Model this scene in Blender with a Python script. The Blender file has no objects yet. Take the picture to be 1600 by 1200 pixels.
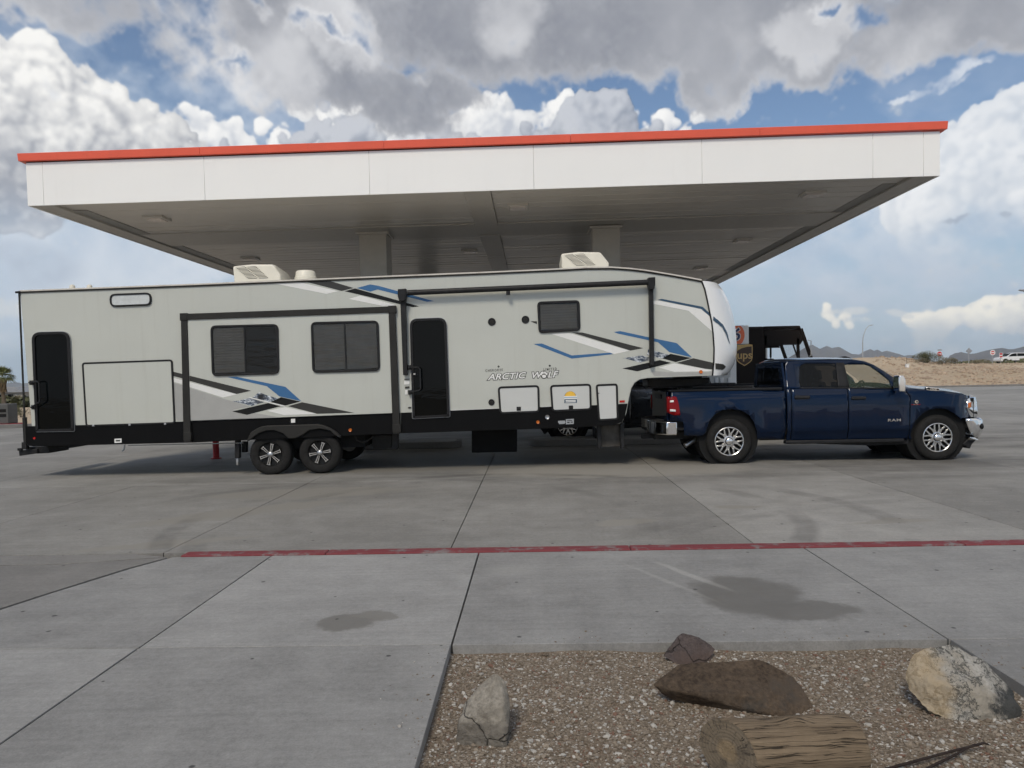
import bpy, bmesh, math, random
import numpy as np
from mathutils import Vector, Matrix, noise as mnoise
R_ = math.radians
rnd = random.Random(7)
scene = bpy.context.scene
col = scene.collection

# ------------------------------------------------------------------ camera
F, CH = 1150.0, 1.65                       # focal length in photo pixels, eye height
PITCH, ROLL, SHY = R_(2.2), R_(1.2), 32.0
cf = Vector((0, math.cos(PITCH), -math.sin(PITCH))); r0 = Vector((1, 0, 0)); u0 = r0.cross(cf)
cr = r0 * math.cos(ROLL) - u0 * math.sin(ROLL); cu = r0 * math.sin(ROLL) + u0 * math.cos(ROLL)
cam = bpy.data.cameras.new('camera'); cam_o = bpy.data.objects.new('camera', cam); col.objects.link(cam_o)
cam.sensor_width = 36.0; cam.lens = F / 1600 * 36.0; cam.shift_y = SHY / 1600
cam.clip_start = 0.05; cam.clip_end = 60000
cam_o.matrix_world = Matrix(((cr.x, cu.x, -cf.x, 0), (cr.y, cu.y, -cf.y, 0), (cr.z, cu.z, -cf.z, CH), (0, 0, 0, 1)))
scene.camera = cam_o

# ------------------------------------------------------------------ exposure
scene.view_settings.view_transform = 'Standard'; scene.view_settings.look = 'None'
scene.view_settings.gamma = 1; scene.view_settings.exposure = 0.0
scene.view_settings.use_curve_mapping = False
scene.cycles.use_denoising = True; scene.cycles.use_adaptive_sampling = True; scene.cycles.adaptive_threshold = 0.03
scene.cycles.max_bounces = 6; scene.cycles.diffuse_bounces = 3; scene.cycles.glossy_bounces = 3
scene.cycles.transparent_max_bounces = 12; scene.cycles.volume_bounces = 1

# ------------------------------------------------------------------ node expressions
class G:
    """tiny expression builder over a node tree"""
    def __init__(s, nt): s.nt = nt
    def node(s, t, **kw):
        n = s.nt.nodes.new(t)
        for k, v in kw.items(): setattr(n, k, v)
        return n
    def val(s, x): return x if isinstance(x, X) else None
    def math(s, op, *a, clamp=False):
        n = s.node('ShaderNodeMath', operation=op, use_clamp=clamp)
        for i, x in enumerate(a):
            if isinstance(x, X): s.nt.links.new(x.s, n.inputs[i])
            else: n.inputs[i].default_value = x
        return X(s, n.outputs[0])
    def vec(s, x, y, z):
        n = s.node('ShaderNodeCombineXYZ')
        for i, a in enumerate((x, y, z)):
            if isinstance(a, X): s.nt.links.new(a.s, n.inputs[i])
            else: n.inputs[i].default_value = a
        return X(s, n.outputs[0])
    def sep(s, v):
        n = s.node('ShaderNodeSeparateXYZ'); s.nt.links.new(v.s, n.inputs[0])
        return [X(s, o) for o in n.outputs]
    def smooth(s, x, a, b, lo=0.0, hi=1.0):
        n = s.node('ShaderNodeMapRange', interpolation_type='SMOOTHSTEP')
        for i, q in enumerate((x, a, b, lo, hi)):
            if isinstance(q, X): s.nt.links.new(q.s, n.inputs[i])
            else: n.inputs[i].default_value = q
        return X(s, n.outputs[0])
    def lin(s, x, a, b, lo=0.0, hi=1.0):
        n = s.node('ShaderNodeMapRange')
        for i, q in enumerate((x, a, b, lo, hi)):
            if isinstance(q, X): s.nt.links.new(q.s, n.inputs[i])
            else: n.inputs[i].default_value = q
        return X(s, n.outputs[0])
    def noise(s, v, scale=1.0, detail=4.0, rough=0.5, dist=0.0, dim='3D', lac=2.0, color=False):
        n = s.node('ShaderNodeTexNoise', noise_dimensions=dim)
        if v is not None: s.nt.links.new(v.s, n.inputs['Vector'])
        n.inputs['Scale'].default_value = scale; n.inputs['Detail'].default_value = detail
        n.inputs['Roughness'].default_value = rough; n.inputs['Distortion'].default_value = dist
        n.inputs['Lacunarity'].default_value = lac
        return X(s, n.outputs['Color' if color else 'Fac'])
    def voro(s, v, scale=1.0, feature='F1', detail=0.0, rough=0.5, smoothness=None, out='Distance', dim='3D', rand=1.0):
        n = s.node('ShaderNodeTexVoronoi', feature=feature, voronoi_dimensions=dim)
        s.nt.links.new(v.s, n.inputs['Vector'])
        n.inputs['Scale'].default_value = scale
        if 'Detail' in n.inputs: n.inputs['Detail'].default_value = detail; n.inputs['Roughness'].default_value = rough
        if smoothness is not None: n.inputs['Smoothness'].default_value = smoothness
        n.inputs['Randomness'].default_value = rand
        return X(s, n.outputs[out])
    def vadd(s, a, b): return s.vmath('ADD', a, b)
    def vmath(s, op, a, b):
        n = s.node('ShaderNodeVectorMath', operation=op)
        for i, q in enumerate((a, b)):
            if isinstance(q, X): s.nt.links.new(q.s, n.inputs[i])
            else: n.inputs[i].default_value = q
        return X(s, n.outputs[0])
    def mix(s, f, a, b):
        n = s.node('ShaderNodeMix', data_type='RGBA'); n.clamp_factor = True
        for k, q in (('Factor', f), ('A', a), ('B', b)):
            sock = [i for i in n.inputs if i.name == k and (i.type == 'RGBA' or k == 'Factor') and i.enabled][0]
            if isinstance(q, X): s.nt.links.new(q.s, sock)
            else: sock.default_value = (*q, 1) if k != 'Factor' and len(q) == 3 else q
        return X(s, [o for o in n.outputs if o.type == 'RGBA'][0])
class X:
    def __init__(self, g, s): self.g, self.s = g, s
    def __add__(a, b): return a.g.math('ADD', a, b)
    __radd__ = __add__
    def __sub__(a, b): return a.g.math('SUBTRACT', a, b)
    def __rsub__(a, b): return a.g.math('SUBTRACT', b, a)
    def __mul__(a, b): return a.g.math('MULTIPLY', a, b)
    __rmul__ = __mul__
    def __truediv__(a, b): return a.g.math('DIVIDE', a, b)
    def mx(a, b): return a.g.math('MAXIMUM', a, b)
    def mn(a, b): return a.g.math('MINIMUM', a, b)
    def pw(a, b): return a.g.math('POWER', a, b)
    def ab(a): return a.g.math('ABSOLUTE', a)
    def cl(a): return a.g.math('ADD', a, 0.0, clamp=True)

# ------------------------------------------------------------------ sky and sun
SUN_EL, SUN_AZ = R_(45), R_(198)           # azimuth from +Y (view direction) clockwise: the sun stands behind the camera, a little left
world = bpy.data.worlds.new('World'); scene.world = world; world.use_nodes = True
wn = world.node_tree; wn.nodes.clear(); g = G(wn)
wout = g.node('ShaderNodeOutputWorld'); wbg = g.node('ShaderNodeBackground')
sky = g.node('ShaderNodeTexSky', sky_type='NISHITA'); sky.sun_disc = False
sky.sun_elevation = SUN_EL; sky.sun_rotation = SUN_AZ; sky.dust_density = 0.4; sky.ozone_density = 3.2; sky.air_density = 1.0
DEG = 180 / math.pi
def edeg(u, v):                             # photo pixel -> azimuth, elevation in degrees
    d = cf + cr * ((u - 800) / F) + cu * ((600 + SHY - v) / F); d.normalize()
    return math.degrees(math.atan2(d.x, d.y)), math.degrees(math.asin(d.z))
# ------------------------------------------------------------------ clouds, computed on a grid of azimuth x elevation
def bake_clouds(SW, SH, DPP, AZ0, wide):      # wide: the whole sky, coarse; else the part in view, fine
    rs = np.random.RandomState(4)
    f32 = np.float32
    def cubic_up(gr, n, axis, wrap):
        m = gr.shape[axis]
        t = np.arange(n) * (m / n if wrap else (m - 3) / n) + (0 if wrap else 1)
        i = np.floor(t).astype(int); fr = (t - i).astype(f32)
        w = (((-0.5 * fr + 1) * fr - 0.5) * fr, (1.5 * fr - 2.5) * fr * fr + 1, ((-1.5 * fr + 2) * fr + 0.5) * fr, (0.5 * fr - 0.5) * fr * fr)
        out = 0
        for k in range(4):
            idx = (i - 1 + k) % m if wrap else np.clip(i - 1 + k, 0, m - 1)
            gk = np.take(gr, idx, axis=axis)
            out = out + gk * (w[k][:, None] if axis == 0 else w[k][None, :])
        return out.astype(f32)
    def fbm(cell, octaves, rough=0.5, seed=0, sx=1.0, ridge=False):
        """cell: size of the largest feature in degrees; sx stretches along azimuth"""
        r = np.random.RandomState(seed); out = np.zeros((SH, SW), f32); a, tot = 1.0, 0.0
        for o in range(octaves):
            c = cell / 2 ** o
            nx = max(4, int(round(SW * DPP / (c * sx)))); ny = int(SH * DPP / c) + 5
            if c < DPP * 1.6: break
            gr = r.rand(ny, nx).astype(f32) * 2 - 1
            n = cubic_up(cubic_up(gr, SH, 0, False), SW, 1, True)
            out += a * (1 - 2 * np.abs(n) if ridge else n); tot += a; a *= rough
        return out / tot * 1.6
    def blur(a, s):
        s = int(s)
        if s < 1: return a
        for _ in range(2):
            for ax in (0, 1):
                p = np.pad(a, [(s + 1, s) if i == ax else (0, 0) for i in (0, 1)], mode='edge' if ax == 0 else 'wrap')
                cs = np.cumsum(p, axis=ax, dtype=np.float64)
                n = 2 * s + 1
                a = ((np.take(cs, range(n, cs.shape[ax]), axis=ax) - np.take(cs, range(0, cs.shape[ax] - n), axis=ax)) / n).astype(f32)
        return a
    def sstep(x, a, b):
        t = np.clip((x - a) / (b - a), 0, 1); return t * t * (3 - 2 * t)
    yy, xx = np.mgrid[0:SH, 0:SW].astype(f32)
    AZ = (xx + 0.5) * DPP + AZ0; EL = (yy + 0.5) * DPP
    K = DEG / F
    def blob(u, v, ru, rv, amp=1.0, rot=0.0):
        a, e = edeg(u, v); ddx, ddy = AZ - a, EL - e
        if rot:
            c, s = math.cos(rot), math.sin(rot); ddx, ddy = ddx * c + ddy * s, ddy * c - ddx * s
        q = (ddx / (ru * K)) ** 2 + (ddy / (rv * K)) ** 2
        return amp * sstep(q, 1.6, 0.0)
    def union(*b):
        r = b[0]
        for q in b[1:]: r = np.maximum(r, q)
        return r
    n_big = fbm(9, 7, 0.55, 1); n_mid = fbm(3.2, 6, 0.55, 2); n_fin = fbm(1.3, 5, 0.6, 3)
    n_str = fbm(5, 7, 0.6, 4, sx=3.5); n_w1 = fbm(2.0, 5, 0.6, 5); n_w2 = fbm(2.0, 5, 0.6, 6)
    n_hug = fbm(30, 4, 0.5, 8); n_vf = fbm(.55, 4, 0.65, 15)
    def warp(a, amt):
        ix = np.clip(xx + n_w1 * amt, 0, SW - 1).astype(int); iy = np.clip(yy + n_w2 * amt, 0, SH - 1).astype(int)
        return a[iy, ix]
    # ---- heaps of puffs: a height field of overlapping balls, lit from the upper left behind the viewer
    def heap(parts, seed, gens=((60, .34), (260, .17), (900, .085), (2200, .042)), squash=1.0):
        r = np.random.RandomState(seed)
        Hh = np.zeros((SH, SW), f32)
        def ball(cx, cy, rad, z0):
            x0, x1 = int(cx - rad) - 1, int(cx + rad) + 2; y0, y1 = max(0, int(cy - rad) - 1), min(SH, int(cy + rad) + 2)
            if y1 <= y0: return
            x0c, x1c = max(0, x0), min(SW, x1)
            if x1c <= x0c: return
            q = rad * rad - (xx[y0:y1, x0c:x1c] - cx) ** 2 - (yy[y0:y1, x0c:x1c] - cy) ** 2
            h = np.where(q > 0, z0 + np.sqrt(np.maximum(q, 0)), 0)
            np.maximum(Hh[y0:y1, x0c:x1c], h, out=Hh[y0:y1, x0c:x1c])
        cells = []
        for (u, v, ru, rv) in parts:
            a, e = edeg(u, v); cells.append(((a - AZ0) / DPP, e / DPP, ru * K / DPP, rv * K / DPP))
        area = np.array([c[2] * c[3] for c in cells]); pr = area / area.sum()
        for gi, (n, fr) in enumerate(gens):
            for _ in range(n):
                cx, cy, rx, ry = cells[r.choice(len(cells), p=pr)]
                th = r.rand() * 2 * math.pi; d = math.sqrt(r.rand()) if gi < 2 else r.rand() ** 0.35
                px, py = cx + math.cos(th) * d * rx, cy + math.sin(th) * d * ry
                size = min(rx, ry * 1.6)
                rad = size * fr * (0.6 + 0.8 * r.rand()) * (1.15 - 0.45 * d)
                if gi == 0: z0 = size * 0.9 * math.sqrt(max(0, 1 - d * d))
                else:
                    ixp, iyp = int(np.clip(px, 0, SW - 1)), int(np.clip(py, 0, SH - 1))
                    z0 = max(0.0, Hh[iyp, ixp] - rad * 0.35)
                    if z0 == 0 and r.rand() < 0.6: continue
                ball(px, py, rad, z0)
        return Hh
    def fray(Hw, k):
        hb = blur(Hw, 1); near = sstep(blur(Hw, 3), 0, k * .6)
        return sstep(hb + (n_fin * .45 + n_vf * .35) * k * 1.25 * near, k * .08, k * 1.15) * sstep(blur(Hw, 2), 0, k * .2)
    def shade(Hh, wamt, lx=-0.55, ly=0.62, lz=0.55, soft=1.0, k=1.0):
        Hh = warp(Hh, wamt)
        Hs = blur(Hh, 1)
        gx = np.gradient(Hs, axis=1); gy = np.gradient(Hs, axis=0)
        inv = 1 / np.sqrt(1 + gx * gx + gy * gy)
        l = (-gx * lx - gy * ly + lz) * inv
        H2 = blur(Hh, 10); gx2 = np.gradient(H2, axis=1); gy2 = np.gradient(H2, axis=0)
        inv2 = 1 / np.sqrt(1 + gx2 * gx2 + gy2 * gy2)
        l2 = (-gx2 * lx - gy2 * ly + lz) * inv2
        ao = blur(np.clip((Hh - blur(Hh, 6)) * 0.08 + 0.5, 0, 1), 1)
        return np.clip(0.42 * blur(l, 1) + 0.58 * l2, -0.3, 1), ao, Hh
    out = np.zeros((SH, SW, 3), f32); A = np.zeros((SH, SW), f32)
    def over(c, a):
        nonlocal out, A
        c = np.asarray(c, f32); a3 = a[..., None]
        na = a + A * (1 - a)
        out = (c * a3 + out * (A * (1 - a))[..., None]) / np.maximum(na, 1e-4)[..., None]
        A = na
    def ramp(t, c0, c1):
        t = t[..., None]; return np.asarray(c0, f32) * (1 - t) + np.asarray(c1, f32) * t
    S1 = 0.088 / DPP
    # ---- haze towards the horizon and thin veils
    over(np.broadcast_to(np.array((.44, .55, .65), f32), out.shape), 0.96 * sstep(EL, 17, 0) ** 0.9)
    diag = fbm(6, 7, 0.62, 9, sx=2.2)
    lowv = sstep(EL, 24, 5)
    veil = np.clip(0.14 + 0.75 * diag + 0.35 * n_str + .12 * n_fin, 0, 1) * (0.06 + 0.94 * lowv)
    veil = veil + np.clip(0.30 + 0.60 * n_str + 0.35 * n_mid + .18 * n_fin, 0, 1) * union(blob(260, 230, 420, 150, .9), blob(1530, 360, 300, 130, .95), blob(130, 430, 420, 90, .9), blob(420, 160, 190, 90, .7), blob(1330, 420, 260, 60, .45))
    veil = np.clip(veil, 0, 0.93)
    over(ramp(np.clip(0.55 + 0.5 * n_mid + .25 * n_big, 0, 1), (.46, .56, .69), (.70, .755, .83)), veil)
    over(np.broadcast_to(np.array((.43, .50, .61), f32), out.shape), np.clip(0.5 + n_mid, 0, 1) * union(blob(20, 415, 75, 32, .95), blob(1340, 470, 300, 22, .35), blob(1500, 430, 200, 40, .35), blob(1100, 470, 300, 24, .3)))
    if wide:
        fg = np.clip(n_hug * 1.2 + 0.05, -1, 1) * .6 + .38 + n_big * .3 + n_mid * .2
        over(ramp(np.clip(0.45 + 0.5 * n_big + .3 * n_mid + .5 * sstep(fg, .9, .45), 0, 1), (.44, .445, .47), (.92, .91, .90)), sstep(fg, .42, .62) * .97)
        return np.dstack([out, A]).astype(f32)
    # ---- right bank: bright, soft
    Hh = heap([(1620, 265, 150, 80), (1560, 300, 100, 55), (1700, 320, 200, 110)], 31)
    l, ao, Hw = shade(Hh, 5)
    e0 = edeg(1600, 330)[1]
    a = fray(Hw, 16) * sstep(EL + n_mid * 1.5, e0 - 3.5, e0 + 1.5)
    over(ramp(np.clip(0.32 + 0.5 * l + 0.4 * (ao - .5) + .25 * n_big + .15 * n_mid + .07 * n_fin, 0, 1), (.60, .65, .72), (.93, .935, .94)), a * 0.92)
    # ---- white heaps behind the canopy, then the grey ones in front of them
    Hh = heap([(475, 205, 66, 36), (590, 195, 70, 38), (650, 196, 54, 30), (750, 192, 66, 40), (880, 196, 76, 36), (1010, 204, 90, 26), (300, 215, 70, 40), (235, 235, 60, 30), (800, 210, 120, 30)], 13)
    l, ao, Hw = shade(Hh, 4)
    over(ramp(np.clip(0.36 + 0.6 * l + 0.5 * (ao - .5) + .25 * n_mid + .2 * n_fin, 0, 1), (.58, .61, .67), (1.0, .99, .97)), fray(Hw, 7))
    Hh = heap([(540, 208, 54, 42), (510, 220, 70, 22), (690, 205, 34, 40), (800, 220, 80, 24), (930, 200, 58, 46), (970, 212, 60, 24), (325, 222, 26, 34), (640, 188, 18, 18)], 17)
    l, ao, Hw = shade(Hh, 4)
    over(ramp(np.clip(0.30 + 0.65 * l + 0.5 * (ao - .5) + .3 * n_mid + .22 * n_fin, 0, 1), (.27, .305, .38), (.60, .62, .67)), fray(Hw, 8) * 0.97)
    # ---- low clouds over the right horizon
    Hh = heap([(1480, 500, 56, 11), (1552, 492, 36, 18), (1600, 500, 46, 11), (1625, 505, 60, 10), (1285, 487, 18, 7), (1315, 505, 14, 12), (1300, 494, 16, 7)], 19, gens=((40, .5), (160, .3), (500, .18), (900, .1)))
    l, ao, Hw = shade(Hh, 2.5)
    over(ramp(np.clip(0.35 + 0.55 * l + 0.4 * (ao - .5) + .2 * n_fin, 0, 1), (.66, .67, .70), (1.18, 1.10, .94)), fray(Hw, 4.5) * 0.95)
    soft = union(blob(1455, 525, 30, 30, .7, .7), blob(1475, 545, 22, 18, .6), blob(1375, 543, 28, 20, .55), blob(1325, 486, 40, 6, .8), blob(1405, 490, 22, 6, .8, -.3), blob(10, 475, 34, 20, .6), blob(1340, 500, 20, 5, .5))
    over(np.broadcast_to(np.array((.78, .78, .76), f32), out.shape), sstep(soft + n_fin * .45, .25, .9) * 0.75)
    tiny = union(blob(1495, 341, 22, 4, .9, .2), blob(1578, 332, 11, 5, .9), blob(1598, 247, 10, 8, .9))
    over(np.broadcast_to(np.array((.36, .42, .51), f32), out.shape), sstep(warp(tiny, 5) + n_fin * .45, .25, 1.0) * 0.7)
    # ---- left tower
    Hh = heap([(60, 170, 120, 62), (-60, 190, 140, 100), (120, 160, 62, 48), (20, 130, 70, 36), (160, 215, 120, 50), (200, 250, 90, 40), (20, 250, 200, 70)], 29)
    l, ao, Hw = shade(Hh, 4)
    e0 = edeg(90, 205)[1]
    t = sstep(EL + 0.06 * (AZ - edeg(90, 205)[0]) * -1 + n_mid * 1.0, e0 - 3.0, e0 + 3.2)
    over(ramp(np.clip(0.10 + 0.45 * l + 0.35 * (ao - .5) + 0.45 * t + .14 * n_mid + .16 * n_fin + .08 * n_vf, 0, 1), (.37, .385, .43), (1.0, .985, .95)), fray(Hw, 9) * (0.55 + 0.45 * sstep(EL, e0 - 6.5, e0 - 3)))
    # ---- streaks in the blue on the right
    st = union(blob(1485, 122, 40, 10, .8, .35), blob(1542, 104, 30, 7, .75, .1), blob(1425, 156, 34, 6, .8), blob(1470, 142, 34, 6, .75, .2), blob(1560, 180, 60, 4, .5, .12))
    over(np.broadcast_to(np.array((.80, .83, .88), f32), out.shape), sstep(warp(st, 6) + n_str * .3 + n_fin * .4, .35, 1.0) * 0.75)
    # ---- the grey deck
    deck = union(blob(455, 55, 130, 110, .95), blob(560, 128, 200, 52, 1.0, -.36), blob(670, 150, 105, 42, .9), blob(770, 40, 270, 88, 1.0), blob(1000, 38, 330, 84, 1.0), blob(1115, 135, 58, 50, .95), blob(1300, 36, 320, 74, 1.0), blob(1590, 10, 230, 58, 1.0), blob(110, 0, 170, 50, .75), blob(290, 40, 110, 90, .55), blob(1000, -140, 1300, 150, 1.05))
    holes = union(blob(520, 50, 34, 10, .85, -.5), blob(470, 30, 28, 12, .6), blob(543, 62, 14, 10, .8), blob(1283, 17, 18, 10, .95), blob(1350, 27, 18, 6, .8), blob(375, 98, 20, 12, .8), blob(405, 5, 14, 12, .8), blob(655, 135, 12, 8, .6), blob(255, 8, 14, 9, .6))
    hs = warp(blur(holes, 4), 10)
    fld = warp(deck, 10) + n_big * .11 + n_mid * .13 + n_fin * .11 + n_vf * .05
    a = sstep(fld, .30, .72) * (1 - .95 * sstep(hs + n_mid * .25 + n_fin * .2, .22, .75))
    bright = union(blob(530, 45, 90, 50, 1.1, -.6), blob(800, 15, 60, 60, .8), blob(1265, 45, 60, 45, 1.0), blob(400, 70, 120, 70, .7), blob(640, 110, 170, 50, .45), blob(1430, 60, 80, 40, .35), blob(980, 40, 80, 40, .3))
    bb = blur(warp(n_big, 10), 3)
    tone = 0.16 + 0.16 * blur(bb, 6) + 0.13 * blur(n_mid, 4) + .05 * n_fin + 0.55 * sstep(warp(bright, 10) + n_mid * .35, .15, 1.0) + 0.45 * sstep(fld, 1.0, .40) + .35 * sstep(hs, .05, .5)
    over(ramp(np.clip(tone, 0, 1), (.265, .275, .315), (.77, .77, .785)), a * 0.985)
    return np.dstack([out, A]).astype(f32)

tc = g.node('ShaderNodeTexCoord'); D = X(g, tc.outputs['Generated'])
dx, dy, dz = g.sep(D)
az = g.math('ARCTAN2', dx, dy) * DEG
el = g.math('ARCSINE', dz) * DEG
def cloud_layer(name, w, h, dpp, az0, wide):
    a = bake_clouds(w, h, dpp, az0, wide)
    im = bpy.data.images.new(name, w, h, alpha=True, float_buffer=True)
    im.colorspace_settings.name = 'Non-Color'; im.alpha_mode = 'CHANNEL_PACKED'
    im.pixels.foreach_set(np.ascontiguousarray(a).ravel()); im.update(); im.pack()
    n = g.node('ShaderNodeTexImage', image=im, extension='EXTEND', interpolation='Cubic')
    wn.links.new(g.vec((az - az0) / (w * dpp), el / (h * dpp), 0.0).s, n.inputs[0])
    return X(g, n.outputs['Color']), X(g, n.outputs['Alpha'])
cV, aV = cloud_layer('clouds_in_view', 1400, 600, 0.073, -51.1, False)
cG, aG = cloud_layer('clouds_around', 1024, 256, 360 / 1024, -180.0, True)
inview = g.smooth(az.ab(), 49.0, 41.0) * g.smooth(el, 42.0, 34.0)
SKYC = X(g, sky.outputs[0])
def lay(cc, aa): return g.mix(aa, SKYC, g.vmath('MULTIPLY', cc, (10.0, 10.0, 10.0)))
c = g.mix(inview, lay(cG, aG), lay(cV, aV))
wn.links.new(c.s, wbg.inputs[0]); wbg.inputs[1].default_value = 0.1
wn.links.new(wbg.outputs[0], wout.inputs[0])
world.cycles.sampling_method = 'MANUAL'; world.cycles.sample_map_resolution = 512

sun = bpy.data.lights.new('sun', 'SUN'); sun.energy = 2.15; sun.angle = R_(15); sun.color = (1.0, 0.90, 0.75)
sun_o = bpy.data.objects.new('sun', sun); col.objects.link(sun_o)
sd = Vector((math.sin(SUN_AZ) * math.cos(SUN_EL), math.cos(SUN_AZ) * math.cos(SUN_EL), math.sin(SUN_EL)))
sun_o.rotation_euler = sd.to_track_quat('Z', 'Y').to_euler(); sun_o.location = sd * 40
# ------------------------------------------------------------------ measuring: photo pixel -> point of the place
def ray(u, v): return cf + cr * ((u - 800) / F) + cu * ((600 + SHY - v) / F)
def ground(u, v, z=0.0):
    d = ray(u, v); return Vector((0, 0, CH)) + d * ((z - CH) / d.z)
def at(u, v, Y):
    d = ray(u, v); return Vector((0, 0, CH)) + d * (Y / d.y)
SA = R_(1.54); CS, SS = math.cos(SA), math.sin(SA)
def unslab(s, t, z=0.0): return Vector((s * CS + t * SS, -s * SS + t * CS, z))
def toslab(p): return (p.x * CS - p.y * SS, p.x * SS + p.y * CS)
def atT(u, v, T):
    d = ray(u, v); n = unslab(0, 1); k = T / d.dot(n); p = Vector((0, 0, CH)) + d * k; s, t = toslab(p); return s, p.z

# ------------------------------------------------------------------ mesh and object helpers
class MB:
    def __init__(s): s.v = []; s.f = []
    def add(s, vs, fs):
        b = len(s.v); s.v += [tuple(p) for p in vs]; s.f += [tuple(i + b for i in f) for f in fs]; return s
    def box(s, x0, x1, y0, y1, z0, z1):
        return s.add([(x0,y0,z0),(x1,y0,z0),(x1,y1,z0),(x0,y1,z0),(x0,y0,z1),(x1,y0,z1),(x1,y1,z1),(x0,y1,z1)],
                     [(0,3,2,1),(4,5,6,7),(0,1,5,4),(1,2,6,5),(2,3,7,6),(3,0,4,7)])
    def prism(s, poly, a, b, axis='y'):
        n = len(poly)
        def P3(p, w): return {'y': (p[0], w, p[1]), 'z': (p[0], p[1], w), 'x': (w, p[0], p[1])}[axis]
        vs = [P3(p, a) for p in poly] + [P3(p, b) for p in poly]
        fs = [tuple(range(n)), tuple(range(2 * n - 1, n - 1, -1))] + [(i, i + n, (i + 1) % n + n, (i + 1) % n) for i in range(n)]
        return s.add(vs, fs)
    def ring(s, outer, inner, a, b, axis='y'):
        n = len(outer)
        def P3(p, w): return {'y': (p[0], w, p[1]), 'z': (p[0], p[1], w), 'x': (w, p[0], p[1])}[axis]
        vs = [P3(p, a) for p in outer] + [P3(p, a) for p in inner] + [P3(p, b) for p in outer] + [P3(p, b) for p in inner]
        fs = []
        for i in range(n):
            j = (i + 1) % n
            fs += [(i, j, n + j, n + i), (2*n + i, 3*n + i, 3*n + j, 2*n + j), (i, 2*n + i, 2*n + j, j), (n + i, n + j, 3*n + j, 3*n + i)]
        return s.add(vs, fs)
    def tube(s, path, r, n=8, caps=True, closed=False):
        path = [Vector(p) for p in path]; m = len(path); rr = r if isinstance(r, (list, tuple)) else [r] * m
        vs, fs = [], []; ref = None
        for i, p in enumerate(path):
            a = path[i - 1] if i or closed else p; b = path[(i + 1) % m] if i < m - 1 or closed else p
            d = (b - a).normalized()
            if ref is None: ref = Vector((0, 0, 1)) if abs(d.z) < .9 else Vector((1, 0, 0))
            x = d.cross(ref).normalized(); y = d.cross(x).normalized(); ref = -y if False else ref - d * ref.dot(d); 
            if ref.length < 1e-4: ref = x.copy()
            ref.normalize()
            for k in range(n):
                t = 2 * math.pi * k / n; vs.append(p + (x * math.cos(t) + y * math.sin(t)) * rr[i])
        seg = m if closed else m - 1
        for i in range(seg):
            for k in range(n):
                a, b = i * n + k, i * n + (k + 1) % n; c, d = ((i + 1) % m) * n + (k + 1) % n, ((i + 1) % m) * n + k
                fs.append((a, b, c, d))
        if caps and not closed: fs += [tuple(range(n - 1, -1, -1)), tuple(range((m - 1) * n, m * n))]
        return s.add(vs, fs)
    def lathe(s, prof, c, axis='y', n=32, closed=False, caps=True):
        """prof: list of (radius, height along axis)"""
        vs, fs = [], []; m = len(prof)
        for r, h in prof:
            for k in range(n):
                t = 2 * math.pi * k / n; a, b = r * math.cos(t), r * math.sin(t)
                vs.append({'y': (c[0] + a, c[1] + h, c[2] + b), 'z': (c[0] + a, c[1] + b, c[2] + h), 'x': (c[0] + h, c[1] + a, c[2] + b)}[axis])
        for i in range(m if closed else m - 1):
            j = (i + 1) % m
            for k in range(n):
                q = (k + 1) % n; fs.append((i * n + k, i * n + q, j * n + q, j * n + k))
        if not closed and caps:
            if prof[0][0] > 1e-6: fs.append(tuple(range(n)))
            if prof[-1][0] > 1e-6: fs.append(tuple(range((m - 1) * n, m * n)))
        return s.add(vs, fs)
    def grid(s, pts):
        h, w = len(pts), len(pts[0])
        return s.add([p for row in pts for p in row], [(i*w+j, i*w+j+1, (i+1)*w+j+1, (i+1)*w+j) for i in range(h-1) for j in range(w-1)])
    def mesh(s, name, smooth=None):
        me = bpy.data.meshes.new(name); me.from_pydata(s.v, [], s.f)
        bm = bmesh.new(); bm.from_mesh(me); bmesh.ops.remove_doubles(bm, verts=bm.verts, dist=1e-6); bmesh.ops.recalc_face_normals(bm, faces=bm.faces); bm.to_mesh(me); bm.free()
        if smooth is not None:
            me.polygons.foreach_set('use_smooth', [True] * len(me.polygons)); me.set_sharp_from_angle(angle=R_(smooth))
        me.update(); return me
    def build(s, name, mat, parent=None, smooth=None, bevel=0.0, seg=2, loc=None):
        return link(name, s.mesh(name, smooth), mat, parent, bevel, seg, loc)
def link(name, me, mat, parent=None, bevel=0.0, seg=2, loc=None):
    o = bpy.data.objects.new(name, me); col.objects.link(o)
    if mat is not None and not me.materials: me.materials.append(mat)
    if parent is not None: o.parent = parent
    if loc is not None: o.location = loc
    if bevel:
        b = o.modifiers.new('bevel', 'BEVEL'); b.width = bevel; b.segments = seg; b.limit_method = 'ANGLE'; b.angle_limit = R_(35)
        if not me.polygons[0].use_smooth:
            me.polygons.foreach_set('use_smooth', [True] * len(me.polygons)); me.set_sharp_from_angle(angle=R_(40))
            b.harden_normals = False
    return o
def tag(o, label=None, cat=None, group=None, kind=None):
    if label: o['label'] = label
    if cat: o['category'] = cat
    if group: o['group'] = group
    if kind: o['kind'] = kind
    return o
def empty(name, loc=(0, 0, 0), rz=0.0, ry=0.0):
    o = bpy.data.objects.new(name, None); col.objects.link(o); o.location = loc; o.rotation_euler = (0, ry, rz); o.empty_display_size = .3; return o
def copy_tree(o, parent=None):
    c = o.copy(); col.objects.link(c); c.parent = parent
    for ch in o.children: copy_tree(ch, c)
    return c
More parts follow.
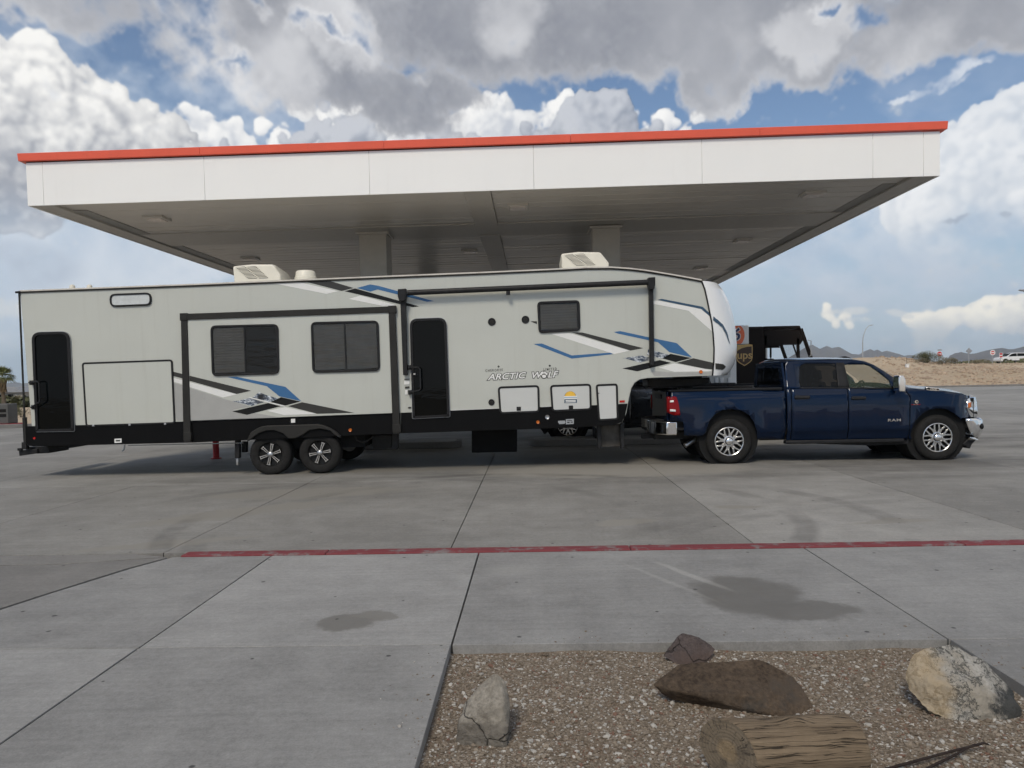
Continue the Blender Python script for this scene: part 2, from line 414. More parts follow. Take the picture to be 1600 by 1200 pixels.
def round_poly(pts, r, seg=5):
    out = []; n = len(pts); rr = r if isinstance(r, (list, tuple)) else [r] * n
    for i in range(n):
        p = Vector(pts[i]).to_2d(); a = Vector(pts[i - 1]).to_2d() - p; b = Vector(pts[(i + 1) % n]).to_2d() - p
        ra = min(rr[i], a.length * .49, b.length * .49)
        if ra <= 1e-5: out.append((p.x, p.y)); continue
        a.normalize(); b.normalize()
        for k in range(seg + 1):
            t = k / seg; q = p + a * ra * (1 - t) ** 2 + b * ra * t ** 2; out.append((q.x, q.y))
    return out
def inset(poly, d):
    """inset of a counter- or clockwise polygon by d"""
    n = len(poly); ar = sum(poly[i][0] * poly[(i + 1) % n][1] - poly[(i + 1) % n][0] * poly[i][1] for i in range(n)); sg = 1 if ar > 0 else -1
    out = []
    for i in range(n):
        p = Vector(poly[i]); a = (p - Vector(poly[i - 1])); b = (Vector(poly[(i + 1) % n]) - p)
        if a.length < 1e-7: a = b
        if b.length < 1e-7: b = a
        a.normalize(); b.normalize(); na = Vector((-a.y, a.x)) * sg; nb = Vector((-b.y, b.x)) * sg
        m = na + nb; m = m.normalized() if m.length > 1e-6 else na
        out.append(tuple(p + m * (d / max(.35, m.dot(na)))))
    return out
def text_mesh(body, size, mat, parent, origin, name='lettering', shear=0.0, offset=0.0, sx=1.0, depth=0.0015, xdir=(1, 0, 0), zdir=(0, 0, 1), spacing=1.0, align='CENTER'):
    cu_ = bpy.data.curves.new(name, 'FONT'); cu_.body = body; cu_.size = size; cu_.shear = shear; cu_.offset = offset; cu_.extrude = depth; cu_.align_x = align; cu_.align_y = 'CENTER'; cu_.space_character = spacing; cu_.resolution_u = 3
    o = bpy.data.objects.new(name, cu_); col.objects.link(o)
    dg = bpy.context.evaluated_depsgraph_get(); me = bpy.data.meshes.new_from_object(o.evaluated_get(dg)); bpy.data.objects.remove(o); bpy.data.curves.remove(cu_)
    xd, zd = Vector(xdir), Vector(zdir); yd = zd.cross(xd)   # text plane: x along xd, y along zd, normal -yd... facing out of the plane
    M = Matrix(((xd.x * sx, zd.x, -yd.x, origin[0]), (xd.y * sx, zd.y, -yd.y, origin[1]), (xd.z * sx, zd.z, -yd.z, origin[2]), (0, 0, 0, 1)))
    me.transform(M); me.materials.clear()
    return link(name, me, mat, parent)

# ------------------------------------------------------------------ materials
def new_mat(name):
    m = bpy.data.materials.new(name); m.use_nodes = True; nt = m.node_tree; b = nt.nodes['Principled BSDF']
    return m, nt, b, G(nt)
def S(b, k, v):
    if isinstance(v, X): b.id_data.links.new(v.s, b.inputs[k])
    else: b.inputs[k].default_value = (*v, 1) if isinstance(v, tuple) and len(v) == 3 and b.inputs[k].type == 'RGBA' else v
def mat(name, c, rough=0.5, metal=0.0, var=0.06, vscale=6.0, coat=0.0, bump=0.0, bscale=60.0, spec=0.5, dirt=0.0, dirtc=(.12, .10, .08), emit=None, trans=0.0, alpha=1.0, ior=1.45, rvar=0.12, streak=0.0):
    m, nt, b, g = new_mat(name)
    if max(c) < .03 and spec == .5 and not coat: spec = .22
    tcn = g.node('ShaderNodeTexCoord'); P = X(g, tcn.outputs['Object'])
    n = g.noise(P, vscale, 6, .6)
    cc = g.mix(g.lin(n, .3, .7), tuple(x * (1 - var) for x in c), tuple(min(1, x * (1 + var)) for x in c))
    if streak:
        sx, sy, sz = g.sep(P); sn = g.noise(g.vec(sx * 9, sy * 9, sz * .35), 1.0, 5, .6)
        cc = g.mix(g.smooth(sn, .52, .78) * streak, cc, dirtc)
    if dirt:
        d = g.noise(P, vscale * .45, 8, .66)
        cc = g.mix(g.smooth(d, .5, .75) * dirt, cc, dirtc)
    S(b, 'Base Color', cc); S(b, 'Roughness', (g.noise(P, vscale * 2.3, 4, .6) - .5) * rvar * 2 + rough); S(b, 'Metallic', metal)
    S(b, 'Coat Weight', coat); S(b, 'Coat Roughness', 0.04); S(b, 'Specular IOR Level', spec); S(b, 'IOR', ior)
    if trans: S(b, 'Transmission Weight', trans)
    if alpha < 1: S(b, 'Alpha', alpha)
    if emit: S(b, 'Emission Color', emit[0]); S(b, 'Emission Strength', emit[1])
    if bump:
        bn = g.node('ShaderNodeBump'); bn.inputs['Strength'].default_value = bump; bn.inputs['Distance'].default_value = .01
        nt.links.new(g.noise(P, bscale, 6, .6).s, bn.inputs['Height']); nt.links.new(bn.outputs[0], b.inputs['Normal'])
    return m
M = {}
def concrete(name, ca, cb, broom=0.35, stains_and_shade=(), grime=0.0, spots=1.0, extra=None):
    m, nt, b, g = new_mat(name)
    geo = g.node('ShaderNodeNewGeometry'); P = X(g, geo.outputs['Position']); px, py, pz = g.sep(P)
    oi = g.node('ShaderNodeObjectInfo'); rn = X(g, oi.outputs['Random'])
    n1 = g.noise(P, .42, 4, .62); n2 = g.noise(P, 3.1, 6, .68); n3 = g.noise(P, 90, 2, .6)
    st = g.noise(g.vec(px * .7, py * 16, pz), 1.3, 4, .68)
    n4 = g.noise(P, 26, 3, .7)
    t = (n1 * .55 + n2 * .42 + st * .22 - .095 + (n3 - .5) * .30 + (n4 - .5) * .34 + (rn - .5) * .16)
    cc = g.mix(g.lin(t, .34, .74), ca, cb)
    # rubbed-in traffic film and darker blotches
    bl = g.noise(g.vadd(P, (9, 4, 0)), 1.1, 5, .7)
    cc = g.mix(g.smooth(bl, .56, .80) * .35, cc, tuple(x * .62 for x in ca))
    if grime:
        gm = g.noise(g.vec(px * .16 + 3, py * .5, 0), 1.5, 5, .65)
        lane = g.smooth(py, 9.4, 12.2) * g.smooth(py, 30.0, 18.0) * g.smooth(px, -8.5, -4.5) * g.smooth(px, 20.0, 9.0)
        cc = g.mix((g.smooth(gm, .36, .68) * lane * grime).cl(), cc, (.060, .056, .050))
    rough = n2 * .25 + .62
    if stains_and_shade:
        wc = g.noise(P, 2.1, 6, .66, color=True)
        wx, wy, wz = g.sep(g.vmath('SUBTRACT', wc, (.5, .5, .5)))
    for (u, v, ru, rv, k, shiny, rot) in stains_and_shade:
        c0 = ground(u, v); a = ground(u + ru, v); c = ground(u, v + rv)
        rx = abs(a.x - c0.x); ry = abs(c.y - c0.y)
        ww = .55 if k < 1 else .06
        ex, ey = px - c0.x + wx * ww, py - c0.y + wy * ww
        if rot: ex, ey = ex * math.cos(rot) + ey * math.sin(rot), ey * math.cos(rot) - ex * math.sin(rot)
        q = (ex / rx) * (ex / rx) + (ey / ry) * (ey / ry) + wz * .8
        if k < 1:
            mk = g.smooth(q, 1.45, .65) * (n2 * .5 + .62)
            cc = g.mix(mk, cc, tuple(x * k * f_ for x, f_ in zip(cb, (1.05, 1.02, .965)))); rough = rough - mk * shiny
        else: cc = g.mix(g.smooth(q, 1.6, .0) * (k - 1), cc, (.55, .54, .50))
    if spots:
        pj = g.vec(px + wz * .0 if False else px, py, 0)
        vd = g.voro(pj, 1.15, 'F1', out='Distance', dim='2D')
        bite = (n2 - .5) * .06
        cc = g.mix(g.smooth(vd + bite, .020, .008) * .85 * spots, cc, (.035, .034, .033))
    if extra: cc = extra(g, P, cc)
    S(b, 'Base Color', cc); S(b, 'Roughness', rough); S(b, 'Specular IOR Level', .35)
    bn = g.node('ShaderNodeBump'); bn.inputs['Strength'].default_value = .28; bn.inputs['Distance'].default_value = .006
    nt.links.new((n3 * .8 + st * broom).s, bn.inputs['Height']); nt.links.new(bn.outputs[0], b.inputs['Normal'])
    return m
APRON_STAINS = ((1165, 928, 78, 34, .36, .14, 0), (1265, 952, 78, 17, .37, .14, -.05), (545, 972, 42, 14, .42, .08, 0), (585, 962, 32, 8, .50, .08, 0),
                (1074, 897, 8, 30, 1.26, 0, .42), (1042, 908, 6, 36, 1.16, 0, .42), (800, 890, 50, 10, 1.15, 0, 0))
M['apron'] = concrete('apron_concrete', (.192, .189, .182), (.355, .350, .337), .30, APRON_STAINS)
LOT_STAINS_AND_SHADE = ((380, 800, 150, 7, .62, .05, .62), (480, 770, 140, 8, .60, .05, .1), (250, 850, 120, 5, .66, .03, .3), (980, 815, 60, 4, .7, .02, .2), (1160, 792, 40, 3, .66, .02, 0), (1400, 815, 70, 4, .7, .02, .1), (770, 708, 46, 22, .45, .05, 0), (700, 715, 140, 20, .50, .04, 0), (1000, 715, 150, 16, .50, .05, 0), (560, 725, 190, 16, .52, .04, 0), (960, 735, 220, 10, .75, .05, 0))  # patches under the trailer: oil, darkened further to paint in its shade
def circle3(a, b_, c):
    ax, ay, bx, by, cx, cy = a.x, a.y, b_.x, b_.y, c.x, c.y; d = 2 * (ax * (by - cy) + bx * (cy - ay) + cx * (ay - by))
    ux = ((ax * ax + ay * ay) * (by - cy) + (bx * bx + by * by) * (cy - ay) + (cx * cx + cy * cy) * (ay - by)) / d
    uy = ((ax * ax + ay * ay) * (cx - bx) + (bx * bx + by * by) * (ax - cx) + (cx * cx + cy * cy) * (bx - ax)) / d
    return ux, uy, math.hypot(ax - ux, ay - uy)
def tyre_marks(g, P, cc):
    px, py, pz = g.sep(P); fade = g.smooth(g.noise(P, .55, 4, .6), .42, .62); wob = (g.noise(P, 1.1, 3, .6) - .5) * .12
    for pts, k in ((((250, 850), (480, 766), (650, 747)), .42), (((300, 858), (520, 772), (700, 750)), .30), (((1050, 835), (1300, 790), (1590, 775)), .22), (((1040, 822), (1300, 779), (1590, 766)), .18), (((60, 830), (330, 772), (560, 752)), .20)):
        ux, uy, r = circle3(*[ground(*q) for q in pts])
        d = (g.math('SQRT', (px - ux) * (px - ux) + (py - uy) * (py - uy)) - r + wob).ab()
        cc = g.mix(g.smooth(d, .17, .07) * fade * k, cc, (.055, .052, .048))
    return cc
M['lot'] = concrete('lot_concrete', (.184, .177, .163), (.345, .335, .312), .38, LOT_STAINS_AND_SHADE, grime=.62, extra=tyre_marks)
M['old'] = concrete('old_concrete', (.145, .139, .130), (.250, .240, .226), .5)
M['joint'] = mat('joint_filler', (.030, .029, .028), .9, var=.3)
M['white_panel'] = mat('white_enamel_panel', (.86, .855, .83), .38, var=.012, vscale=.8, rvar=.05, streak=.07, dirtc=(.5, .47, .42), coat=.5)
M['ceil'] = mat('ceiling_enamel', (.50, .48, .445), .34, var=.05, vscale=.7, rvar=.06, spec=.5, streak=.0, dirt=.15, dirtc=(.33, .32, .30))
M['ceil_trim'] = mat('ceiling_trim', (.43, .415, .385), .42, var=.05)
M['col'] = mat('column_cladding', (.42, .40, .36), .40, var=.05)
M['orange'] = mat('orange_red_band', (.80, .125, .072), .42, var=.05, vscale=1.5, rvar=.05, streak=.12, dirtc=(.45, .10, .06))
M['dark_gap'] = mat('dark_gap', (.012, .012, .012), .8)
M['lens'] = mat('lamp_lens', (.55, .50, .47), .25, var=.03)
M['steel'] = mat('brushed_steel', (.50, .50, .50), .35, 1.0, var=.05)
M['galv'] = mat('galvanised_steel', (.42, .43, .44), .5, .7, var=.1, vscale=20)
M['black_plastic'] = mat('black_plastic', (.018, .018, .019), .45, var=.2, vscale=12)
M['black_metal'] = mat('black_metal', (.020, .020, .021), .42, var=.25, vscale=14, dirt=.25, dirtc=(.06, .055, .05))
M['rubber'] = mat('tyre_rubber', (.017, .0165, .016), .8, var=.25, vscale=18, bump=.25, bscale=140, dirt=.3, dirtc=(.040, .037, .034))
M['red_paint'] = mat('red_paint', (.42, .022, .030), .45, var=.12, dirt=.2, dirtc=(.2, .03, .03))

# ------------------------------------------------------------------ ground and slabs
def sheet(name, pts, z, m, kind='structure', parent=None):
    me = bpy.data.meshes.new(name); me.from_pydata([(p[0], p[1], z) for p in pts], [], [tuple(range(len(pts)))]); o = link(name, me, m, parent)
    if kind: o['kind'] = kind
    return o
# desert plain: one sheet to the horizon, with the bank that rises beyond the lot
m, nt, b, g = new_mat('desert_soil')
geo = g.node('ShaderNodeNewGeometry'); P = X(g, geo.outputs['Position'])
n1 = g.noise(P, .05, 8, .62); n2 = g.noise(P, .9, 9, .68); n3 = g.noise(P, 7, 5, .6)
cc = g.mix(g.lin(n1 * .5 + n2 * .5, .35, .65), (.40, .31, .215), (.55, .45, .33))
cc = g.mix(g.smooth(n2, .52, .74) * .5, cc, (.27, .215, .16)); cc = g.mix(g.smooth(n3, .62, .74) * .5, cc, (.22, .18, .14))
px, py, pz = g.sep(P); far = g.smooth(py, 140.0, 420.0)
sc = g.noise(g.vec(px * .02, py * .012, 0), 1.0, 9, .72); cc = g.mix(far * g.smooth(sc, .40, .60) * .75, cc, (.13, .125, .085))
S(b, 'Base Color', cc); S(b, 'Roughness', .95); S(b, 'Specular IOR Level', .15)
bn = g.node('ShaderNodeBump'); bn.inputs['Strength'].default_value = .8; bn.inputs['Distance'].default_value = .25
nt.links.new((n2 + n3 * .3).s, bn.inputs['Height']); nt.links.new(bn.outputs[0], b.inputs['Normal'])
M['soil'] = m
def sst(x, a, b):
    t = max(0.0, min(1.0, (x - a) / (b - a))); return t * t * (3 - 2 * t)
def terrain_z(x, y):
    a = math.degrees(math.atan2(x, y)); r = math.hypot(x, y); z = -.16 if y < 26 else -.05
    right = sst(a, 14, 24)
    z += right * (1.15 * sst(y, 60.8, 76) + .95 * sst(y, 80, 106)) * (1 - .0 * r)
    p = at(1425, 562, 90)
    z += 1.15 * math.exp(-((x - p.x) / 6.5) ** 2 - ((y - 92) / 9) ** 2) + .9 * math.exp(-((x - p.x + 7) / 6) ** 2 - ((y - 94) / 9) ** 2)
    if r > 62 or a < -25: z += .22 * mnoise.fractal(Vector((x * .11, y * .11, 1)), 1.0, 2.0, 4) * (right * sst(y, 63, 75) + (a < -25) * sst(r, 36, 45)) 
    return z
ys = [-60, -20, 0, 10, 20, 28] + [30 + i * 2.0 for i in range(50)] + [132 + 8 * i for i in range(12)] + [250, 320, 420, 600, 900, 1400, 2200, 3500, 6000, 9000, 12000]
rows = []
for y in ys:
    w = max(90, abs(y) * 1.25); n = 90 if 28 < y < 260 else 26
    n = 90
    rows.append([(-w + 2 * w * j / n, y, terrain_z(-w + 2 * w * j / n, y)) for j in range(n + 1)])
desert = tag(MB().grid(rows).build('desert_ground', M['soil'], smooth=80), kind='structure')
# the concrete lot: a filler sheet under separate slabs
lot_poly = [unslab(-23, 1.2), unslab(60, -2), unslab(60, 58), unslab(40, 60.9), unslab(30, 61.2), unslab(-17, 61), unslab(-17, 29.02), unslab(-23, 29)]
lot = sheet('concrete_lot', [(p.x, p.y) for p in lot_poly], -.088, M['joint'])
def slab(poly_st, m, z0=-.10, z1=0.0, gap=.005, name='concrete_slab', parent=None):
    pts = inset([tuple(q) for q in poly_st], gap)
    w = [unslab(*p) for p in pts]; mb = MB().prism([(p.x, p.y) for p in w], z0, z1, 'z')
    return mb.build(name, m, parent if parent is not None else lot, bevel=.003, seg=1)
scol = [-23, -20.7, -17.85, -15.0, -12.15, -9.3, -6.45, -3.62, -.81, 2.10, 4.92, 7.8, 10.65, 13.5, 16.35, 19.2, 22.05, 25]
trow = [7.02, 11.75, 16.6, 21.5, 26.4]
for i in range(len(scol) - 1):
    for j in range(len(trow) - 1):
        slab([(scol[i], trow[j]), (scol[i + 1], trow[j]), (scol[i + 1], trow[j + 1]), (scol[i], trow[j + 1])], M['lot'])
big = [25, 31, 37, 43, 49, 55, 60]
for i in range(len(big) - 1):
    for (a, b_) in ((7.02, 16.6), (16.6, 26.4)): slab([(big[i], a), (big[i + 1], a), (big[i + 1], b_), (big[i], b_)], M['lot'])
for a, b_ in zip(range(-23, 60, 6), range(-17, 66, 6)):
    b_ = min(b_, 60)
    for (c0, c1) in ((26.4, 29), (29, 37), (37, 45), (45, 53), (53, 60.8)):
        if c0 >= 29 and a < -22: continue
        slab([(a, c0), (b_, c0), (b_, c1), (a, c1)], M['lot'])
# apron in front of the red kerb
GX0, GX1, GT = -.525, 2.50, 4.472
TF = 6.845
for q in ([(GX0, GT), (GX1, GT), (GX1, TF), (GX0, TF)], [(-2.49, 4.482), (GX0, 4.482), (GX0, TF), (-2.49, TF)], [(-2.49, 1.0), (GX0 + .012, 1.0), (GX0, 4.482), (-2.49, 4.482)],
          [(-4.25, 4.49), (-2.49, 4.482), (-2.49, TF), (-3.44, TF), (-3.62, 6.45), (-3.73, 6.1), (-3.86, 5.7), (-3.97, 5.29), (-4.1, 4.9)],
          [(-6.2, 1.0), (-2.49, 1.0), (-2.49, 4.482), (-4.25, 4.49), (-6.2, 4.49)],
          [(GX1, GT), (5.5, GT), (5.5, TF), (GX1, TF)], [(GX1, 1.0), (5.5, 1.0), (5.5, GT), (GX1, GT)], [(5.5, GT), (8.5, GT), (8.5, TF), (5.5, TF)], [(8.5, GT), (14, GT), (14, TF), (8.5, TF)], [(5.5, 1.0), (8.5, 1.0), (8.5, GT), (5.5, GT)], [(8.5, 1.0), (14, 1.0), (14, GT), (8.5, GT)], [(14, 1.0), (25, 1.0), (25, 7.02), (14, 7.02)], [(-14, 1.2), (-6.2, 1.2), (-6.2, 4.49), (-14, 4.49)]):
    slab(q, M['apron'], gap=.006)
slab([(-23, 4.52), (-4.28, 4.52), (-4.13, 4.9), (-4.0, 5.29), (-3.88, 5.72), (-3.76, 6.12), (-3.65, 6.47), (-3.47, TF), (-4.4, 6.62), (-23, 6.55)], M['old'], gap=.008)
slab([(-23, 6.57), (-4.4, 6.64), (-3.5, 6.86), (-3.9, 7.0), (-23, 7.03)], M['old'], gap=.006)
# kerb strip painted red, worn
def worn(g, P, cc):
    n = g.noise(P, 6, 8, .7); return g.mix(g.smooth(n, .66, .80) * .7, (.235, .040, .048), cc)
M['kerb_red'] = concrete('worn_red_kerb', (.17, .165, .16), (.22, .215, .21), .2, extra=lambda g, P, cc: g.mix(g.smooth(g.noise(P, 5, 9, .72), .66, .50), cc, g.mix(g.noise(P, 2, 5, .6), (.140, .026, .032), (.215, .046, .052))), spots=.5)
s0 = -3.37
kerb = empty('painted_kerb', unslab(2, 6.94)); kerb['kind'] = 'structure'
for s1 in (-1.98, .9, 3.98, 7.2, 10.2, 14.0):
    c = [(s0 + .004, 6.85), (s1 - .004, 6.85), (s1 - .004, 7.015), (s0 + .004, 7.015)]
    w = [unslab(*p) - kerb.location for p in c]
    MB().prism([(p.x, p.y) for p in w], -.10, .012, 'z').build('kerb_stone', M['kerb_red'], kerb, bevel=.008); s0 = s1
# ------------------------------------------------------------------ gravel bed with boulders
GZ = -.045
m, nt, b, g = new_mat('gravel_soil')
geo = g.node('ShaderNodeNewGeometry'); P = X(g, geo.outputs['Position'])
v1 = g.voro(P, 95, 'F1', out='Color'); vr, vg_, vb = g.sep(v1); n1 = g.noise(P, 3.5, 7, .65); vd = g.voro(P, 95, 'F1')
cc = g.mix(vr, (.112, .089, .066), (.262, .218, .170)); cc = g.mix(g.smooth(n1, .50, .72) * .7, cc, (.165, .112, .075)); cc = g.mix(g.smooth(vg_, .90, .94), cc, (.40, .37, .33))
S(b, 'Base Color', cc); S(b, 'Roughness', .95); S(b, 'Specular IOR Level', .1)
bn = g.node('ShaderNodeBump'); bn.inputs['Strength'].default_value = 1.0; bn.inputs['Distance'].default_value = .006
nt.links.new((1.0 - vd).s, bn.inputs['Height']); nt.links.new(bn.outputs[0], b.inputs['Normal']); M['gsoil'] = m
def gz(s, t): return GZ + .016 * mnoise.fractal(Vector((s * 1.7, t * 1.7, 3)), 1.0, 2.0, 4) - .012
rows = []
for i in range(60):
    t = 1.2 + (GT - 1.2 + .02) * i / 59
    rows.append([tuple(unslab(GX0 - .02 + (GX1 - GX0 + .04) * j / 60, t, gz(GX0 + (GX1 - GX0) * j / 60, t))) for j in range(61)])
tag(MB().grid(rows).build('gravel_bed', M['gsoil'], smooth=80), kind='structure')
def pebble_mat():
    m, nt, b, g = new_mat('pebble_stone')
    at_ = g.node('ShaderNodeAttribute'); at_.attribute_name = 'tint'; c = X(g, at_.outputs['Color'])
    geo = g.node('ShaderNodeNewGeometry'); n = g.noise(X(g, geo.outputs['Position']), 160, 4, .6)
    S(b, 'Base Color', g.mix(n * .6, c, (.10, .08, .06))); S(b, 'Roughness', .9); S(b, 'Specular IOR Level', .2); return m
M['pebble'] = pebble_mat()
ico = bmesh.new(); bmesh.ops.create_icosphere(ico, subdivisions=1, radius=1.0)
ICV = np.array([v.co[:] for v in ico.verts]); ICF = np.array([[v.index for v in f.verts] for f in ico.faces]); ico.free()
rs = np.random.RandomState(3)
NP = 30000
# denser towards the camera edge of what is seen; sizes: mostly fine grit, some white stones
st = np.column_stack([GX0 + .02 + rs.rand(NP) * (GX1 - GX0 - .04), 2.6 + (GT - 2.62) * rs.rand(NP) ** 1.15])
size = np.exp(rs.randn(NP) * .42) * .0046
white = rs.rand(NP) < .13
size[white] *= 1.25; size = np.clip(size, .0028, .015)
tone = rs.rand(NP, 1); tc_ = np.array((.140, .112, .084)) * (1 - tone) + np.array((.345, .292, .232)) * tone
tc_[white] = np.array((.52, .50, .46)) * (.7 + .5 * rs.rand(white.sum(), 1))
redd = rs.rand(NP) < .06; tc_[redd] = (.20, .11, .08)
NSP = 260                                    # grit kicked out onto the concrete
for k in range(NSP):
    d = abs(rs.randn()) * .13 + .01
    st[k] = (GX0 - d, 2.7 + 1.7 * rs.rand()) if k % 3 == 0 else ((GX1 + d, 3.2 + 1.2 * rs.rand()) if k % 3 == 1 else (GX0 + rs.rand() * (GX1 - GX0), GT + d))
    size[k] *= .7
V_, T_ = [], []
for k in range(NP):
    a = rs.rand() * 6.283; sc = size[k] * (np.array((1.25, .9, .62)) * (.75 + .5 * rs.rand(3)))
    v = ICV * (1 + .22 * rs.randn(len(ICV), 1)) * sc; c, s_ = math.cos(a), math.sin(a)
    x = v[:, 0] * c - v[:, 1] * s_; y = v[:, 0] * s_ + v[:, 1] * c
    p = unslab(st[k, 0], st[k, 1]); z = (gz(st[k, 0], st[k, 1]) if k >= NSP else 0.0) + size[k] * .28
    V_.append(np.column_stack([x + p.x, y + p.y, v[:, 2] + z])); 
V_ = np.concatenate(V_); nf = len(ICF); Fc = (ICF[None] + (np.arange(NP) * len(ICV))[:, None, None]).reshape(-1, 3)
me = bpy.data.meshes.new('gravel'); me.from_pydata(V_.tolist(), [], Fc.tolist())
ca = me.color_attributes.new('tint', 'FLOAT_COLOR', 'POINT')
ca.data.foreach_set('color', np.column_stack([np.repeat(np.clip(tc_, 0, 1), len(ICV), 0), np.ones(NP * len(ICV))]).astype(np.float32).ravel())
tag(link('gravel', me, M['pebble']), 'loose brown gravel with white pebbles filling the planting bed', 'gravel', kind='stuff')

def rock_mat(name, cols, scale=6.0, veins=None, crack=0.0, bump=1.0):
    m, nt, b, g = new_mat(name)
    tcn = g.node('ShaderNodeTexCoord'); P = X(g, tcn.outputs['Object'])
    n = g.noise(P, scale, 9, .68); n2 = g.noise(P, scale * 9, 8, .72)
    cc = g.mix(g.lin(n * .45 + n2 * .55, .40, .60), cols[0], cols[1])
    if len(cols) > 2: cc = g.mix(g.smooth(g.noise(g.vadd(P, (4, 2, 7)), scale * .55, 7, .65), .48, .62), cc, cols[2])
    if veins: cc = veins(g, P, cc)
    h = n * .6 + n2 * .4
    if crack:
        w = g.vadd(P, g.vmath('MULTIPLY', g.noise(P, 5, 4, .6, color=True), (.12, .12, .12)))
        cr_ = g.voro(w, crack, 'DISTANCE_TO_EDGE'); k = g.smooth(cr_, .011, .002); cc = g.mix(k * .6, cc, (.03, .027, .024)); h = h - k * .6
    S(b, 'Base Color', cc); S(b, 'Roughness', .88); S(b, 'Specular IOR Level', .2)
    bn = g.node('ShaderNodeBump'); bn.inputs['Strength'].default_value = bump; bn.inputs['Distance'].default_value = .03
    nt.links.new(h.s, bn.inputs['Height']); nt.links.new(bn.outputs[0], b.inputs['Normal']); return m
def boulder(name, hull, loc, m, rz=0, label='', disp=.012, freq=7.0, seed=0, sub=5, group='rocks set in the gravel bed'):
    bm = bmesh.new()
    for p in hull: bm.verts.new(p)
    bmesh.ops.convex_hull(bm, input=bm.verts)
    bmesh.ops.delete(bm, geom=[v for v in bm.verts if not v.link_faces], context='VERTS')
    bmesh.ops.triangulate(bm, faces=bm.faces)
    bmesh.ops.bevel(bm, geom=bm.edges[:], offset=.006, segments=1, affect='EDGES', profile=.6)
    bmesh.ops.triangulate(bm, faces=bm.faces)
    for _ in range(sub):
        long = [e for e in bm.edges if e.calc_length() > .012]
        if not long or len(bm.faces) > 16000: break
        bmesh.ops.subdivide_edges(bm, edges=long, cuts=1); bmesh.ops.triangulate(bm, faces=bm.faces)
    bm.normal_update()
    for v in bm.verts:
        q = v.co * freq + Vector((seed, seed * 2, 0)); vd_ = mnoise.voronoi(q * .55)[0]; d = .8 * mnoise.fractal(q, 1.0, 2.0, 5) + 1.5 * (vd_[1] - vd_[0]) - .5
        v.co += v.normal * (d * disp + .0035 * mnoise.fractal(v.co * 32 + Vector((seed, 0, 0)), .8, 2.1, 3))
    me = bpy.data.meshes.new(name); bm.to_mesh(me); bm.free(); me.polygons.foreach_set('use_smooth', [True] * len(me.polygons)); me.set_sharp_from_angle(angle=R_(50))
    o = link(name, me, m); o.location = loc; o.rotation_euler = (0, 0, rz); return tag(o, label, 'rock', group)
# tan wedge: measured in metres around its foot
p = ground(757, 1150, GZ)
M['rock_tan'] = rock_mat('tan_rock', ((.170, .152, .126), (.370, .340, .290), (.285, .260, .220)), 5, crack=2.6, veins=lambda g, P, cc: g.mix(g.smooth(g.sep(P)[2] + (g.noise(P, 9, 4, .6) - .5) * .06, .10, .07) * .55, cc, (.085, .075, .065)))
boulder('boulder', [(-.135, -.03, -.03), (.10, -.09, -.03), (.125, .02, -.03), (-.08, .12, -.03), (.09, .12, -.03), (-.125, -.035, .07), (.115, -.05, .07), (.11, .05, .235), (.06, .07, .285), (.125, .06, .20), (-.03, .06, .22), (-.1, .06, .13), (.02, -.05, .17), (.09, -.045, .16)], p, M['rock_tan'], 0, 'tan wedge-shaped rock nearest the corner of the gravel bed', .009, 8, 1)
p = ground(1078, 1030, GZ)
M['rock_purple'] = rock_mat('purple_brown_rock', ((.060, .048, .046), (.135, .108, .100), (.10, .075, .066)), 9, crack=3.0)
boulder('boulder', [(-.165, 0, .02), (-.06, -.07, -.03), (.10, -.06, -.03), (.165, .03, .05), (.06, .10, .10), (-.03, .10, .125), (.02, .06, .12), (-.10, .08, .06), (.10, .08, .085), (-.02, -.06, .02)], p, M['rock_purple'], 0, 'small dark purplish rock by the concrete edge of the gravel bed', .008, 9, 3)
p = ground(1150, 1100, GZ)
M['rock_brown'] = rock_mat('brown_rock', ((.040, .029, .021), (.120, .088, .061), (.080, .064, .050)), 4.5, crack=0, bump=.9, veins=lambda g, P, cc: g.mix(g.smooth(g.noise(P, 3.0, 5, .6), .55, .68) * .6, cc, (.045, .050, .052)))
boulder('boulder', [(-.33, -.04, .095), (.07, -.10, .085), (.22, -.15, -.02), (-.34, .03, .02), (-.07, .0, -.05), (.20, -.08, -.06), (-.42, .06, .085), (-.26, .14, .165), (.18, .16, .165), (.33, .08, .105), (.385, -.04, .0), (.34, -.10, -.05), (.0, .2, -.05)], p, M['rock_brown'], 0, 'long flat-topped dark brown rock behind the log', .007, 9, 7)
p = ground(1497, 1104, GZ)
def marble(g, P, cc):
    w = g.vadd(P, g.vmath('MULTIPLY', g.noise(P, 4.5, 6, .65, color=True), (.35, .35, .35)))
    v = (g.noise(w, 5.0, 6, .7) - .5).ab(); cc = g.mix(g.smooth(v, .035, .004) * .85, cc, (.035, .037, .036))
    x, y, z = g.sep(P); dk = x * .9 - z * .9 + (g.noise(P, 6, 6, .7) - .5) * .7; cc = g.mix(g.smooth(dk, .04, .16) * .92, cc, (.040, .043, .044))
    return g.mix(g.smooth(x + (g.noise(P, 6, 4, .6) - .5) * .25, -.06, -.14) * .6, cc, (.44, .335, .20))
M['rock_marble'] = rock_mat('marbled_rock', ((.26, .25, .225), (.46, .44, .40), (.33, .30, .25)), 6, veins=marble)
boulder('boulder', [(-.245, .02, .09), (-.20, -.08, .0), (-.05, -.14, -.03), (.16, -.15, -.04), (.275, -.07, -.01), (.27, .0, .08), (.16, .06, .22), (.02, .10, .275), (-.12, .10, .27), (-.20, .08, .23), (-.25, .05, .16), (.22, .10, .13), (-.05, -.10, .14), (.1, -.12, .1), (-.16, -.06, .16)], p, M['rock_marble'], 0, 'white and black marbled rock at the right of the gravel bed', .017, 8, 11)
